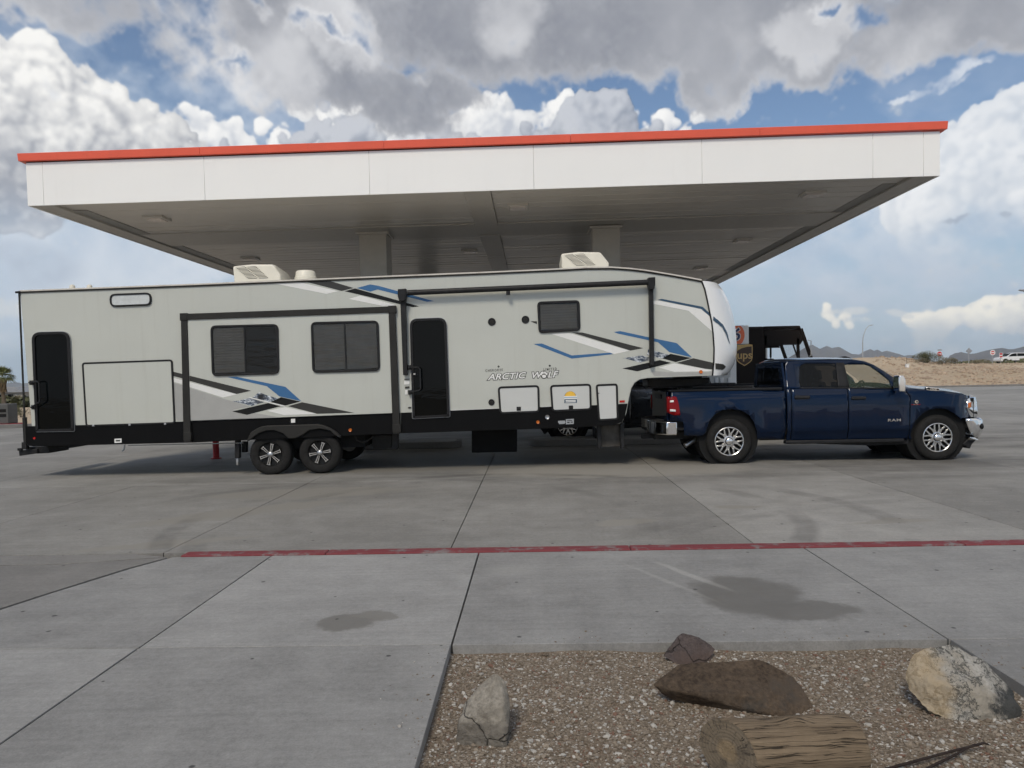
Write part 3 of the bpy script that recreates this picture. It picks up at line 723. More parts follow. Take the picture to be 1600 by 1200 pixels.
# cut log
m, nt, b, g = new_mat('weathered_wood')
tcn = g.node('ShaderNodeTexCoord'); P = X(g, tcn.outputs['Object']); px, py, pz = g.sep(P)
gr = g.noise(g.vec(px * 1.4, py * 26, pz * 26), 1.6, 8, .7); n2 = g.noise(P, 5, 6, .65)
wv = g.noise(P, 2.2, 3, .5, color=True); wxx, wyy, wzz = g.sep(wv)
fis = g.noise(g.vec(px * .8 + 3, (g.math('ARCTAN2', py, pz) + (wxx - .5) * .5) * 3.4, 1.0), 2.2, 3, .55)
fk = g.smooth((fis - .5).ab(), .014, .003)
cc = g.mix(g.lin(gr * .7 + n2 * .3, .35, .65), (.095, .070, .047), (.235, .180, .122)); cc = g.mix(fk * .85, cc, (.022, .018, .014))
S(b, 'Base Color', cc); S(b, 'Roughness', .85); S(b, 'Specular IOR Level', .2)
bn = g.node('ShaderNodeBump'); bn.inputs['Strength'].default_value = .8; bn.inputs['Distance'].default_value = .012
nt.links.new((gr - fk * .9).s, bn.inputs['Height']); nt.links.new(bn.outputs[0], b.inputs['Normal']); M['bark'] = m
m, nt, b, g = new_mat('cut_end_wood')
tcn = g.node('ShaderNodeTexCoord'); P = X(g, tcn.outputs['Object']); px, py, pz = g.sep(P)
rad = g.math('SQRT', py * py + pz * pz) + (g.noise(P, 5, 4, .6) - .5) * .05
rings = g.math('SINE', rad * 420.0); ang = g.math('ARCTAN2', py, pz)
rk = g.smooth((g.noise(g.vec(ang * 1.8, rad * 1.5, 0), 2.6, 4, .6) - .5).ab(), .012, .003)
cc = g.mix(rings * .12 + .4, (.11, .085, .058), (.23, .185, .13)); cc = g.mix(g.smooth(g.noise(P, 9, 6, .65), .5, .68) * .6, cc, (.06, .048, .036)); cc = g.mix(rk * .85, cc, (.02, .016, .012))
cc = g.mix(g.smooth(rad, .055, .03) * .7, cc, (.26, .19, .11))
S(b, 'Base Color', cc); S(b, 'Roughness', .9)
bn = g.node('ShaderNodeBump'); bn.inputs['Strength'].default_value = .7; bn.inputs['Distance'].default_value = .01
nt.links.new((rings * .06 - rk + g.noise(P, 14, 6, .7)).s, bn.inputs['Height']); nt.links.new(bn.outputs[0], b.inputs['Normal']); M['cut'] = m
pl = ground(1138, 1216, GZ)
log = empty('cut_log', (pl.x, pl.y, GZ + .112), rz=R_(3))
vs = []
NR = 46
for i in range(29):
    x = .53 * i / 28; ring = []
    for k in range(NR + 1):
        t = 2 * math.pi * k / NR; r = .132 - .010 * x + .010 * mnoise.fractal(Vector((x * 2.5, math.cos(t) * 1.2, math.sin(t) * 1.2)), 1, 2, 4) + .022 * math.exp(-((x - .26) / .05) ** 2 - ((t - 1.75) / .25) ** 2)
        if i in (0, 28): r -= .006
        y, z = r * math.cos(t), r * math.sin(t)
        ring.append((x - y * .62 * (1 - x / .53) - y * .15 * x / .53 + .06 * z * (1 - x / .53), y, z))
    vs.append(ring)
MB().grid(vs).build('trunk', M['bark'], log, smooth=60)
def disc(ring):
    cx, cy, cz = [sum(p[k] for p in ring) / len(ring) for k in range(3)]; rows = []
    for j in range(9):
        f = j / 8; rows.append([(cx + (p[0] - cx) * f + .004 * mnoise.noise(Vector((p[1] * 30 * f, p[2] * 30 * f, 2))), cy + (p[1] - cy) * f, cz + (p[2] - cz) * f) for p in ring])
    return MB().grid(rows)
disc(vs[0]).build('cut_end', M['cut'], log, smooth=60); disc(vs[-1]).build('cut_end', M['cut'], log, smooth=60)
tag(log, 'weathered grey-brown cut log lying in the gravel with its end showing', 'log')
a, c_, d_ = ground(1538, 1161, GZ + .03), ground(1395, 1199, GZ + .012), ground(1440, 1205, GZ + .01)
q1, q2 = a.lerp(c_, .5) + Vector((.01, .0, .004)), a.lerp(d_, .5) + Vector((0, .004, .002))
M['twig'] = mat('dark_twig', (.028, .020, .017), .7, var=.3, vscale=30)
tw = MB().tube([a + Vector((.02, .0, -.008)), a, q1, c_, c_ + (c_ - a) * .5], [.003, .0055, .006, .0065, .007], 7).tube([a + Vector((-.045, -.005, -.002)), q2, d_, d_ + (d_ - a) * .6], [.004, .0055, .006, .006], 7).build('forked_twig', M['twig'], None, smooth=60)
tag(tw, 'thin dark forked twig lying on the gravel right of the log', 'twig')

# ------------------------------------------------------------------ station canopy
C0 = (-.94, 17.5)
can = empty('station_canopy', unslab(*C0), rz=-SA)
def cs(s): return s - C0[0]
def ct(t): return t - C0[1]
T0, T1 = 13.6, 36.0; SL, SR = -9.31, 7.43
def zc(s): return 5.048 + (s + .94) * .0052
joints = [SL] + [atT(u, 270, T0)[0] for u in (66.5, 319, 577, 834, 1097, 1364, 1443)] + [SR]
for a, b_ in zip(joints[:-1], joints[1:]):
    a += .0012; b_ -= .0012
    mb = MB(); h = .795
    mb.add([(cs(a), ct(T0), zc(a)), (cs(b_), ct(T0), zc(b_)), (cs(b_), ct(T0), zc(b_) + h), (cs(a), ct(T0), zc(a) + h),
            (cs(a), ct(T0) + .03, zc(a)), (cs(b_), ct(T0) + .03, zc(b_)), (cs(b_), ct(T0) + .03, zc(b_) + h), (cs(a), ct(T0) + .03, zc(a) + h)],
           [(0,1,2,3),(7,6,5,4),(0,4,5,1),(1,5,6,2),(2,6,7,3),(3,7,4,0)])
    mb.build('fascia_panel', M['white_panel'], can, bevel=.006)
for s_, sg in ((SL, 1), (SR, -1)):
    for k in range(7):
        t0 = T0 + .035 + k * 3.2; t1 = min(T1, t0 + 3.19)
        MB().box(*sorted((cs(s_), cs(s_ + sg * .03))), ct(t0), ct(t1), zc(s_), zc(s_) + .795).build('fascia_panel', M['white_panel'], can, bevel=.006)
MB().box(cs(SL), cs(SR), ct(T1), ct(T1) + .03, 5.05, 5.85).build('fascia_panel', M['white_panel'], can)
zt = lambda s: zc(s) + .80
bands = [SL - .10, -6.0, -2.6, .8, 4.2, SR + .10]
for a, b_ in zip(bands[:-1], bands[1:]):
    a += .002; b_ -= .002
    mb = MB(); y0, y1 = ct(T0) - .085, ct(T0) + .06
    mb.add([(cs(a), y0 + .02, zt(a) + .012), (cs(b_), y0 + .02, zt(b_) + .012), (cs(b_), y0, zt(b_) + .148), (cs(a), y0, zt(a) + .148), (cs(a), y1, zt(a) + .012), (cs(b_), y1, zt(b_) + .012), (cs(b_), y1, zt(b_) + .148), (cs(a), y1, zt(a) + .148)],
           [(0,1,2,3),(7,6,5,4),(0,4,5,1),(1,5,6,2),(2,6,7,3),(3,7,4,0)])
    mb.build('red_band', M['orange'], can, bevel=.006)
for s_, sg in ((SL, -1), (SR, 1)):
    MB().box(*sorted((cs(s_ + sg * .10), cs(s_ - sg * .06))), ct(T0) + .062, ct(T1), zt(s_) + .012, zt(s_) + .16).build('red_band', M['orange'], can)
MB().box(cs(SL) + .02, cs(SR) - .02, ct(T0) + .028, ct(T1) - .02, 5.70, 5.88).build('roof_deck', M['galv'], can)
MB().box(cs(SL) + .01, cs(SR) - .01, ct(T0) + .004, ct(T0) + .05, 5.78, 5.87).build('painted_shadow_line', M['dark_gap'], can)  # black strip paints the shadow line between fascia and red band
M['slot'] = mat('shaded_slot', (.30, .295, .28), .6)
# ceiling planks, running across, each its own piece
w = .406; k = 0; t = T0 + .045
plank_rs = random.Random(5)
while t < T1 - .1:
    if not (16.95 < t + w / 2 < 17.95):
        for (a, b_) in ((SL + .42, -1.20), (-.68, SR - .42)):
            dz = plank_rs.uniform(-.003, .003); tl = plank_rs.uniform(-.0035, .0035)
            mb = MB(); e = .005
            prof = [(t + e, .016), (t + .014, 0.0 + tl), (t + w - .014, 0.0 - tl), (t + w - e, .016)]
            pts = []
            for (tt, zz_) in prof: pts.append([(cs(a + (b_ - a) * i / 6), ct(tt), zc(a + (b_ - a) * i / 6) + .065 + zz_ + dz + .0014 * plank_rs.uniform(-1, 1)) for i in range(7)])
            mb.grid(pts).build('ceiling_plank', M['ceil'], can, smooth=25)
    t += w
for s_, a, b_ in ((SL, .032, .42), (SR, -.42, -.032)):
    x0, x1 = cs(s_ + a), cs(s_ + b_)
    MB().box(x0, x1, ct(T0) + .035, ct(T1), zc(s_) + .015, zc(s_) + .09).build('edge_gutter', M['ceil_trim'], can, bevel=.01)
    xm = cs(s_ + (.55 if a > 0 else -.55))
    for t0, t1 in ((14.3, 16.8), (18.2, 25.8), (27.2, 34)):
        MB().box(xm - .14, xm + .14, ct(t0), ct(t1), zc(s_) + .055, zc(s_) + .07).build('gutter_slot_shade', M['slot'], can)  # flat darker strip, painting the shade of the recessed gutter channel
def sbox(s0, s1, t0, t1, z0, z1):
    return MB().add([(cs(s_), ct(t_), zc(s_) + z_) for z_ in (z0, z1) for (s_, t_) in ((s0, t0), (s1, t0), (s1, t1), (s0, t1))], [(0,3,2,1),(4,5,6,7),(0,1,5,4),(1,2,6,5),(2,3,7,6),(3,0,4,7)])
sbox(SL + .45, SR - .45, 16.72, 18.16, .040, .085).build('beam_cover', M['ceil_trim'], can, bevel=.01)
MB().box(cs(-1.19), cs(-.69), ct(T0) + .04, ct(16.95), 5.070, 5.13).build('gutter_cover', M['ceil_trim'], can, bevel=.008)
for t0, t1 in ((17.95, 21.4), (21.42, 24.9), (24.92, 28.4), (28.42, 32), (32.02, 35.9)):
    MB().box(cs(-1.19), cs(-.69), ct(t0), ct(t1), 5.072, 5.13).build('gutter_cover', M['ceil_trim'], can, bevel=.008)
for s_, t_ in ((-7.67, 15.16), (-7.72, 20.36), (-.20, 15.15), (-1.62, 20.25), (5.64, 14.9), (5.69, 19.9), (5.72, 24.9), (-7.7, 25.2), (2.2, 30)):
    fx = MB().box(cs(s_) - .21, cs(s_) + .21, ct(t_) - .21, ct(t_) + .21, zc(s_) + .02, zc(s_) + .075).build('lamp_frame', M['ceil'], can, bevel=.012)
    MB().box(cs(s_) - .16, cs(s_) + .16, ct(t_) - .16, ct(t_) + .16, zc(s_) + .005, zc(s_) + .03).build('lamp_lens', M['lens'], fx, bevel=.012)
for s_ in (-3.64, 1.80):
    for t_ in (17.55, 26.8):
        cl = MB().box(cs(s_) - .32, cs(s_) + .32, ct(t_) - .32, ct(t_) + .32, .15, 5.10).build('column', M['col'], can, bevel=.015)
        MB().box(cs(s_) - .34, cs(s_) + .34, ct(t_) - .34, ct(t_) + .34, .15, .40).build('column_base', M['black_metal'], cl, bevel=.01)
        MB().box(cs(s_) - .38, cs(s_) + .38, ct(t_) - .38, ct(t_) + .38, 5.02, 5.08).build('column_collar', M['ceil_trim'], cl, bevel=.01)
tag(can, 'huge flat white gas station canopy with an orange-red top band', 'canopy')
# ------------------------------------------------------------------ wheels
def tyre_mb(r, w, rim_r, lugs=56):
    """tyre around the y axis, outer face at y=0, going to y=w"""
    prof = [(rim_r - .004, .022), (rim_r + .004, .006), (rim_r + .018, .0), (rim_r + (r - rim_r) * .5, -.014), (r - .035, -.004), (r - .012, .012), (r, .034), (r, w * .5), (r, w - .034), (r - .012, w - .012), (r - .035, w + .004), (rim_r + .02, w), (rim_r - .004, w - .02)]
    n = lugs * 2; mb = MB(); vs = []; fs = []
    for i, (rr, h) in enumerate(prof):
        for k in range(n):
            q = rr
            if 4 <= i <= 9 and (k // 1) % 2 == 0: q = rr - (.007 if i in (5, 6, 7, 8) else .002)
            t = 2 * math.pi * (k + (.5 if i >= 7 else 0)) / n; vs.append((q * math.cos(t), h, q * math.sin(t)))
    m_ = len(prof)
    for i in range(m_ - 1):
        for k in range(n): fs.append((i * n + k, i * n + (k + 1) % n, (i + 1) * n + (k + 1) % n, (i + 1) * n + k))
    return mb.add(vs, fs)
def bar(mb, p0, p1, w0, w1, y0, y1):
    """flat tapered bar in the wheel plane from p0 to p1"""
    a, b = Vector(p0), Vector(p1); d = (b - a).normalized(); n = Vector((-d.y, d.x))
    q = [a + n * w0, a - n * w0, b - n * w1, b + n * w1]
    return mb.prism([(p.x, p.y) for p in q], y0, y1, 'y')
def pol(r, a): return (r * math.cos(a), r * math.sin(a))
M['chrome'] = mat('chrome', (.78, .78, .78), .10, 1.0, var=.02, rvar=.03)
M['alloy'] = mat('polished_alloy', (.62, .61, .59), .24, 1.0, var=.05, vscale=20, rvar=.06)
M['rim_black'] = mat('gloss_black_rim', (.012, .012, .012), .3, var=.1)
def wheel_six(parent, c, r=.365, w=.235, ry=0.0, face=True):
    e = empty('wheel', c); e.parent = parent; e.rotation_euler = (0, ry, 0)
    rr = .215
    tyre_mb(r, w, rr).build('tyre', M['rubber'], e, smooth=40)
    if not face: return e
    rim = MB().lathe([(rr - .004, .02), (rr - .012, .028), (rr - .02, .06), (.06, .075), (.0001, .075)], (0, 0, 0), 'y', 40, caps=False).build('rim', M['rim_black'], e, smooth=40)
    sp = MB()
    for k in range(6):
        a = math.pi * 2 * k / 6 + math.pi / 2 + .03
        for s_ in (-1, 1):
            p0 = pol(.055, a + s_ * .22); p1 = pol(.186, a + s_ * .095)
            bar(sp, p0, p1, .0065, .0085, .012, .05)
        bar(sp, pol(.186, a - .17), pol(.186, a + .17), .007, .007, .010, .045)
    sp.build('spokes', M['chrome'], rim)
    MB().lathe([(.052, .05), (.05, .004), (.044, -.004), (.03, -.012), (.0001, -.014)], (0, 0, 0), 'y', 24).build('hub_cap', M['steel'], rim, smooth=40)
    return e
def wheel_eight(parent, c, r=.405, w=.275, ry=0.0, face=True):
    e = empty('wheel', c); e.parent = parent; e.rotation_euler = (0, ry, 0)
    rr = .262
    tyre_mb(r, w, rr, 60).build('tyre', M['rubber'], e, smooth=40)
    if not face: return e
    rim = MB().lathe([(rr - .006, .012), (rr - .002, .004), (rr - .012, .0), (rr - .022, .006), (rr - .026, .03)], (0, 0, 0), 'y', 48, caps=False).build('rim', M['alloy'], e, smooth=40)
    MB().lathe([(rr - .024, .03), (rr - .03, .13), (.08, .14), (.0001, .14)], (0, 0, 0), 'y', 40, caps=False).build('barrel', M['rim_black'], rim, smooth=40)
    sp = MB()
    for k in range(8):
        a = math.pi * 2 * k / 8 + math.pi / 2
        bar(sp, pol(.075, a), pol(.160, a), .027, .032, .016, .05)
        for s_ in (-1, 1): bar(sp, pol(.140, a + s_ * .08), pol(.245, a + s_ * .24), .0145, .0135, .014, .045)
    sp.build('spokes', M['alloy'], rim, bevel=.004)
    MB().lathe([(.105, .05), (.10, .016), (.085, .010), (.07, .012)], (0, 0, 0), 'y', 32, caps=False).build('hub_plate', M['alloy'], rim, smooth=40)
    MB().lathe([(.062, .02), (.060, -.012), (.050, -.022), (.03, -.026), (.0001, -.027)], (0, 0, 0), 'y', 28).build('hub_cap', M['chrome'], rim, smooth=40)
    nm = MB()
    for k in range(8):
        x, z = pol(.084, math.pi * 2 * (k + .5) / 8); nm.lathe([(.011, .012), (.010, -.006), (.006, -.010), (.0001, -.010)], (x, 0, z), 'y', 8)
    nm.build('wheel_nuts', M['chrome'], rim)
    return e

# ------------------------------------------------------------------ fifth wheel trailer
RVY = 12.9; RVO = Vector((-3.88, RVY, 0)); RVA = R_(.72)
rv = empty('fifth_wheel_trailer', RVO, ry=-RVA)
ca_, sa_ = math.cos(RVA), math.sin(RVA)
def L(u, v, dy=0.0):
    d = at(u, v, RVY + dy) - RVO; return (d.x * ca_ + d.z * sa_, -d.x * sa_ + d.z * ca_)
def LP(pts, dy=0.0): return [L(u, v, dy) for u, v in pts]
M['rv_side'] = mat('grey_gelcoat', (.485, .498, .455), .30, var=.03, vscale=.9, coat=.35, rvar=.05, streak=.30, dirtc=(.37, .365, .32), dirt=.16, bump=.03, bscale=1.6)
M['rv_panel'] = mat('light_grey_panel', (.54, .55, .535), .32, var=.02, vscale=1.5, coat=.3, rvar=.04)
M['rv_white'] = mat('white_gelcoat', (.80, .805, .80), .25, var=.015, vscale=1.2, coat=.5, rvar=.04)
M['rv_black'] = mat('black_skirt', (.0045, .0045, .0048), .5, spec=.12, var=.15, vscale=2.0, streak=.22, dirtc=(.016, .0155, .0145))
M['rv_trim'] = mat('charcoal_trim', (.026, .025, .023), .45, var=.15, vscale=3.0)
M['d_black'] = mat('decal_black', (.012, .0125, .013), .32, var=.1)
M['d_dark'] = mat('decal_charcoal', (.032, .031, .028), .35, var=.08)
M['d_white'] = mat('decal_white', (.74, .74, .72), .3, var=.02)
M['d_blue'] = mat('decal_blue', (.040, .130, .285), .32, var=.05)
M['d_navy'] = mat('decal_slate_blue', (.030, .072, .125), .32, var=.08)
M['d_grey'] = mat('decal_grey', (.36, .36, .345), .32, var=.04)
M['rv_roof'] = mat('roof_membrane', (.60, .575, .52), .7, var=.1, vscale=8, dirt=.5, dirtc=(.28, .22, .18))
M['cream'] = mat('cream_plastic', (.70, .675, .585), .45, var=.03, vscale=4, dirt=.12, dirtc=(.45, .42, .35))
M['amber'] = mat('amber_lens', (.55, .14, .02), .2, var=.05); M['redlens'] = mat('red_lens', (.45, .015, .012), .15, var=.05)
m, nt, b, g = new_mat('mountain_print'); tcn = g.node('ShaderNodeTexCoord'); P = X(g, tcn.outputs['Object']); px, py, pz = g.sep(P)
n = g.noise(g.vec(px * 9 + pz * 9, py, pz * 18), 1.2, 8, .72); cc = g.mix(g.smooth(n, .44, .60), (.030, .050, .085), (.62, .66, .70)); cc = g.mix(g.smooth(g.noise(P, 3, 3, .5), .55, .7), cc, (.012, .014, .018))
S(b, 'Base Color', cc); S(b, 'Roughness', .35); M['d_mtn'] = m
def glass_mat(name, base, alpha, rough=.03, bump=0.0, spec=.3):
    m, nt, b, g = new_mat(name); S(b, 'Base Color', base); S(b, 'Roughness', rough); S(b, 'Alpha', alpha); S(b, 'Specular IOR Level', spec); S(b, 'IOR', 1.5)
    if bump:
        tcn = g.node('ShaderNodeTexCoord'); P = X(g, tcn.outputs['Object']); px, py, pz = g.sep(P)
        bn = g.node('ShaderNodeBump'); bn.inputs['Strength'].default_value = bump; bn.inputs['Distance'].default_value = .05
        nt.links.new(g.noise(g.vec(px * .9, py, pz * 3.2), 2.2, 3, .5).s, bn.inputs['Height']); nt.links.new(bn.outputs[0], b.inputs['Normal'])
    return m
M['glass_dark'] = glass_mat('dark_tinted_glass', (.012, .014, .015), .45, .02, .30, .5)
M['glass_black'] = glass_mat('black_glass', (.002, .003, .0035), 1.0, .03, .03, .14)
M['glass_frost'] = mat('frosted_pane', (.55, .58, .58), .2, var=.1, vscale=9)
M['shade'] = mat('pleated_shade', (.52, .52, .50), .8, var=.12, vscale=5)

top = [(31, 456), (300, 446), (600, 433.5), (760, 427), (880, 421.5), (915, 419.5), (955, 419), (985, 421), (1010, 424), (1050, 430.5), (1075, 435), (1096, 439)]
edge = [(1101, 452), (1105, 470), (1109, 490), (1112, 505), (1114, 522), (1115.5, 545), (1115, 565), (1113, 587)]
under = [(1060, 589), (1012, 591), (1000, 593), (992, 598), (987, 606), (983, 622), (979, 645), (974, 657)]
low = [(968, 662), (955, 664.5), (900, 667.5), (627, 676.5), (400, 686.5), (52, 697)]
side = LP(top + edge + under + low)
MB().prism(side, 0.0, 2.44).build('body', M['rv_side'], rv, bevel=.012)
# roof membrane with a white drip edge, then the black roof trim
rl = LP(top)
mb = MB(); rows = []
for j in range(9):
    w_ = j / 8; y = .0 + 2.44 * w_; crown = .035 + .05 * (1 - (2 * w_ - 1) ** 2)
    rows.append([(x, y - (.012 if j == 0 else 0), z + (crown if 0 < j < 8 else .028)) for x, z in rl])
mb.grid(rows); mb.grid([[(x, -.012, z + .002) for x, z in rl], [(x, -.012, z + .028) for x, z in rl]])
mb.build('roof', M['rv_roof'], rv, smooth=60)
MB().tube([(x, -.012, z - .010) for x, z in rl], .016, 6).build('roof_trim', M['rv_trim'], rv, smooth=60)
MB().tube([(rl[0][0] - .06, -.02, rl[0][1] - .01), (rl[0][0] + .02, -.02, rl[0][1] - .005)], .02, 6).build('gutter_spout', M['black_plastic'], rv)
ce = LP([(1096, 439)] + edge)
MB().tube([(x, -.010, z) for x, z in ce], .014, 6).build('corner_trim', M['black_plastic'], rv, smooth=60)
re_ = LP([(31, 456), (41, 690)])
MB().tube([(re_[0][0] - .006, -.008, re_[0][1]), (re_[1][0] - .006, -.008, re_[1][1])], .016, 6).build('corner_trim', M['rv_trim'], rv, smooth=60)
# dark lower skirt, in lengths
sk_top = [(39, 666), (134, 664), (287, 658.5), (300, 658), (613, 645.5), (703, 641.7), (777, 638.5), (930, 633), (981, 630.5)]
sk_low = [(976, 652), (972, 659), (960, 664.5), (900, 668), (627, 677), (400, 687), (300, 691.5), (52, 697.5), (44, 696), (41, 690)]
def cut_skirt(u0, u1):
    def yt(u):
        for (a, b_) in zip(sk_top[:-1], sk_top[1:]):
            if a[0] <= u <= b_[0]: return a[1] + (b_[1] - a[1]) * (u - a[0]) / (b_[0] - a[0])
    tp = [(u0, yt(u0))] + [p for p in sk_top if u0 < p[0] < u1] + [(u1, yt(u1))]
    lo = sk_low[::-1]
    def yl(u):
        for (a, b_) in zip(lo[:-1], lo[1:]):
            if a[0] <= u <= b_[0]: return a[1] + (b_[1] - a[1]) * (u - a[0]) / (b_[0] - a[0])
    bt = [p for p in sk_low if u0 < p[0] < u1]
    if u1 > 976: bt = bt
    else: bt = [(u1, yl(u1))] + bt
    if u0 > 44: bt = bt + [(u0, yl(u0))]
    return tp + bt
for u0, u1 in ((40, 299), (299.5, 626), (626.5, 980.5)):
    MB().prism(LP(cut_skirt(u0, u1)), -.010, .03).build('skirt', M['rv_black'], rv, bevel=.004)
MB().prism(LP([(40, 667), (974, 634), (974, 659), (52, 698)]), 2.41, 2.45).build('skirt', M['rv_black'], rv)
# aluminium cap line over the skirt
for a, b_ in (((302, 657.2), (611, 645)), ((705, 641.2), (776, 638.2)), ((845, 635.8), (858, 635.2))):
    p, q = L(*a), L(*b_); MB().tube([(p[0], -.012, p[1]), (q[0], -.012, q[1])], .007, 5).build('skirt_cap', M['galv'], rv)
MB().box(*[f(*z) for f, z in ((min, (L(60, 690)[0], 0)), (max, (L(960, 665)[0], -9)))], .15, 2.3, L(500, 683)[1] + .04, L(500, 683)[1] + .16).build('chassis', M['black_metal'], rv)
# nose cap
cen = [(1096, 438), (1106, 440), (1116, 446), (1126, 457), (1135, 473), (1142, 494), (1146, 517), (1148, 540), (1147, 556), (1143, 570), (1136, 581), (1130, 587)]
CE = LP(cen, 1.0); SE = LP([(1096, 439)] + edge)
def interp(tab, z):
    tab = sorted([(q[1], q[0]) for q in tab])
    if z <= tab[0][0]: return tab[0][1]
    for (z0, x0), (z1, x1) in zip(tab[:-1], tab[1:]):
        if z0 <= z <= z1: return x0 + (x1 - x0) * (z - z0) / (z1 - z0)
    return tab[-1][1]
zlo, zhi = SE[-1][1], SE[0][1]
def cap(w_, z):
    xe, xc = interp(SE, z), interp(CE, z); q = abs(2 * w_ - 1)
    k = (1 - q ** 2.2) ** .72
    return (xe + (xc + .03 - xe) * k, 2.44 * w_, z)
NZ, NW = 40, 48
rows = [[cap(.5 - .5 * math.cos(math.pi * j / NW), zlo + (zhi - zlo) * math.sin(.5 * math.pi * i / NZ) ) for j in range(NW + 1)] for i in range(NZ + 1)]
nose = MB().grid(rows); base_x = L(1095, 587)[0]
nose.grid([[ (p[0], p[1], p[2]) for p in rows[0]], [(base_x, p[1], p[2] - .004) for p in rows[0]]])
nose = nose.build('nose_cap', M['rv_white'], rv, smooth=70)
# points of the cap seen at a pixel of the photo
gw = np.linspace(0, .5, 160); gzz = np.linspace(zlo, zhi, 260)
CAPS = np.array([[cap(a, c) for a in gw] for c in gzz])
wx = RVO.x + CAPS[..., 0] * ca_ - CAPS[..., 2] * sa_; wy = RVO.y + CAPS[..., 1]; wz = CAPS[..., 0] * sa_ + CAPS[..., 2] * ca_ - CH
cc_ = wx * cf.x + wy * cf.y + wz * cf.z
PU = 800 + F * (wx * cr.x + wy * cr.y + wz * cr.z) / cc_; PV = 600 + SHY - F * (wx * cu.x + wy * cu.y + wz * cu.z) / cc_
def on_cap(u, v):
    i = np.argmin((PU - u) ** 2 + (PV - v) ** 2); i, j = np.unravel_index(i, PU.shape)
    p = CAPS[i, j]; return (p[0] + .004, p[1] - .006, p[2])
def z6(pts): return [(950 + x / 6.667, 440 + y / 6.667) for x, y in pts]
def cap_strip(tp, bt, m_):
    def dense(pl):
        out = []
        for a, b_ in zip(pl[:-1], pl[1:]): out += [(a[0] + (b_[0] - a[0]) * k / 4, a[1] + (b_[1] - a[1]) * k / 4) for k in range(4)]
        return out + [pl[-1]]
    MB().grid([[on_cap(*p) for p in dense(z6(tp))], [on_cap(*p) for p in dense(z6(bt))]]).build('nose_decal', m_, rv, smooth=60)
cap_strip([(1092, 362), (1140, 398), (1195, 447), (1240, 532), (1268, 645)], [(1092, 402), (1140, 440), (1190, 480), (1225, 548), (1266, 650)], M['d_navy'])
cap_strip([(1120, 850), (1160, 855), (1200, 862), (1226, 886)], [(1120, 913), (1160, 918), (1195, 918), (1215, 905)], M['d_dark'])

# decals, thin vinyl on the wall
def decal(pts, m_, y=-.0025, name='decal', th=.002): MB().prism(LP(pts), y, y + th).build(name, m_, rv)
def z3(ox, oy): return lambda pts: [(ox + x / 3, oy + y / 3) for x, y in pts]
c2, c3, c4 = z3(270, 400), z3(600, 380), z3(880, 400)
def zd(pts): return [(350 + x / 7.619, 580 + y / 7.619) for x, y in pts]
SLY = -.045                                   # face of the slide-out
decal([(190, 567), (212, 566.5), (286, 584.5), (286, 591.5)], M['d_dark']); decal([(233, 586.5), (247, 584.5), (286, 594.2), (286, 600.5)], M['d_white'])
decal([(255, 594), (286, 602), (286, 657), (277, 657.5)], M['d_grey'])
decal([(298, 587), (394, 610.5), (371, 615.5), (298, 595)], M['d_dark'], SLY - .0025); decal([(298, 597), (372, 616), (350, 621), (298, 604.5)], M['d_white'], SLY - .0025)
decal([(298, 606), (350, 622.5), (392, 635), (365, 640), (405, 646), (440, 652), (298, 656.5)], M['d_grey'], SLY - .0018)
decal(zd([(50, 68), (160, 66), (740, 185), (930, 356), (668, 298), (520, 178), (170, 98)]), M['d_blue'], SLY - .0025)
decal(zd([(400, 270), (435, 250), (520, 285), (680, 330), (548, 364), (350, 312)]), M['d_mtn'], SLY - .0025); decal(zd([(105, 353), (200, 348), (310, 318), (490, 368), (335, 412)]), M['d_mtn'], SLY - .0025)
decal(zd([(110, 478), (535, 378), (685, 415), (285, 518)]), M['d_black'], SLY - .0025); decal(zd([(565, 366), (690, 308), (918, 360), (738, 408)]), M['d_black'], SLY - .0025)
decal(zd([(770, 415), (940, 368), (1555, 493), (1120, 505)]), M['d_dark'], SLY - .0025); decal(zd([(525, 470), (735, 426), (1110, 506), (725, 520)]), M['d_white'], SLY - .0025)
decal(zd([(300, 312), (330, 310), (745, 412), (725, 420)]), M['d_white'], SLY - .0040, th=.0012)
decal(c2([(465, 127), (590, 122), (775, 165), (720, 178)]), M['d_white']); decal(c2([(625, 121), (740, 118), (848, 150), (792, 164)]), M['d_dark'])
decal(c2([(805, 165), (855, 152), (1155, 236), (1125, 240)]), M['d_black']); decal(c2([(825, 201), (880, 186), (1052, 231), (985, 234)]), M['d_white'])
decal([(x, y) for x, y in c2([(862, 150), (925, 133), (965, 140)])] + [(678, 470.5), (667, 471.5)] + c2([(960, 157), (925, 167)]), M['d_blue'])
decal(c3([(700, 472), (740, 470), (880, 526), (1060, 513), (1075, 520), (880, 541)]), M['d_blue'])
decal([(893.5, 519.5), (910, 519.5), (1005, 544), (985, 547.8)], M['d_dark']); decal([(861, 521.5), (890, 520.5), (984, 548), (960, 553.3)], M['d_white'])
decal(z6([(515, 190), (560, 180), (985, 262), (1075, 345), (1072, 370), (970, 286)]), M['d_navy'], -.004); decal(z6([(470, 200), (520, 198), (968, 284), (1085, 385), (1092, 525), (840, 305), (470, 232)]), M['d_white'])
decal(z6([(60, 525), (125, 515), (520, 600), (715, 640), (875, 790), (640, 735), (520, 632), (100, 541)]), M['d_blue'])
decal(z6([(565, 800), (652, 752), (868, 796), (705, 838)]), M['d_black']); decal(z6([(150, 905), (540, 817), (658, 847), (305, 935)]), M['d_black'])
decal(z6([(405, 765), (420, 700), (510, 727), (660, 771), (555, 800)]), M['d_mtn']); decal(z6([(155, 797), (260, 782), (350, 768), (480, 806), (340, 843)]), M['d_mtn'])
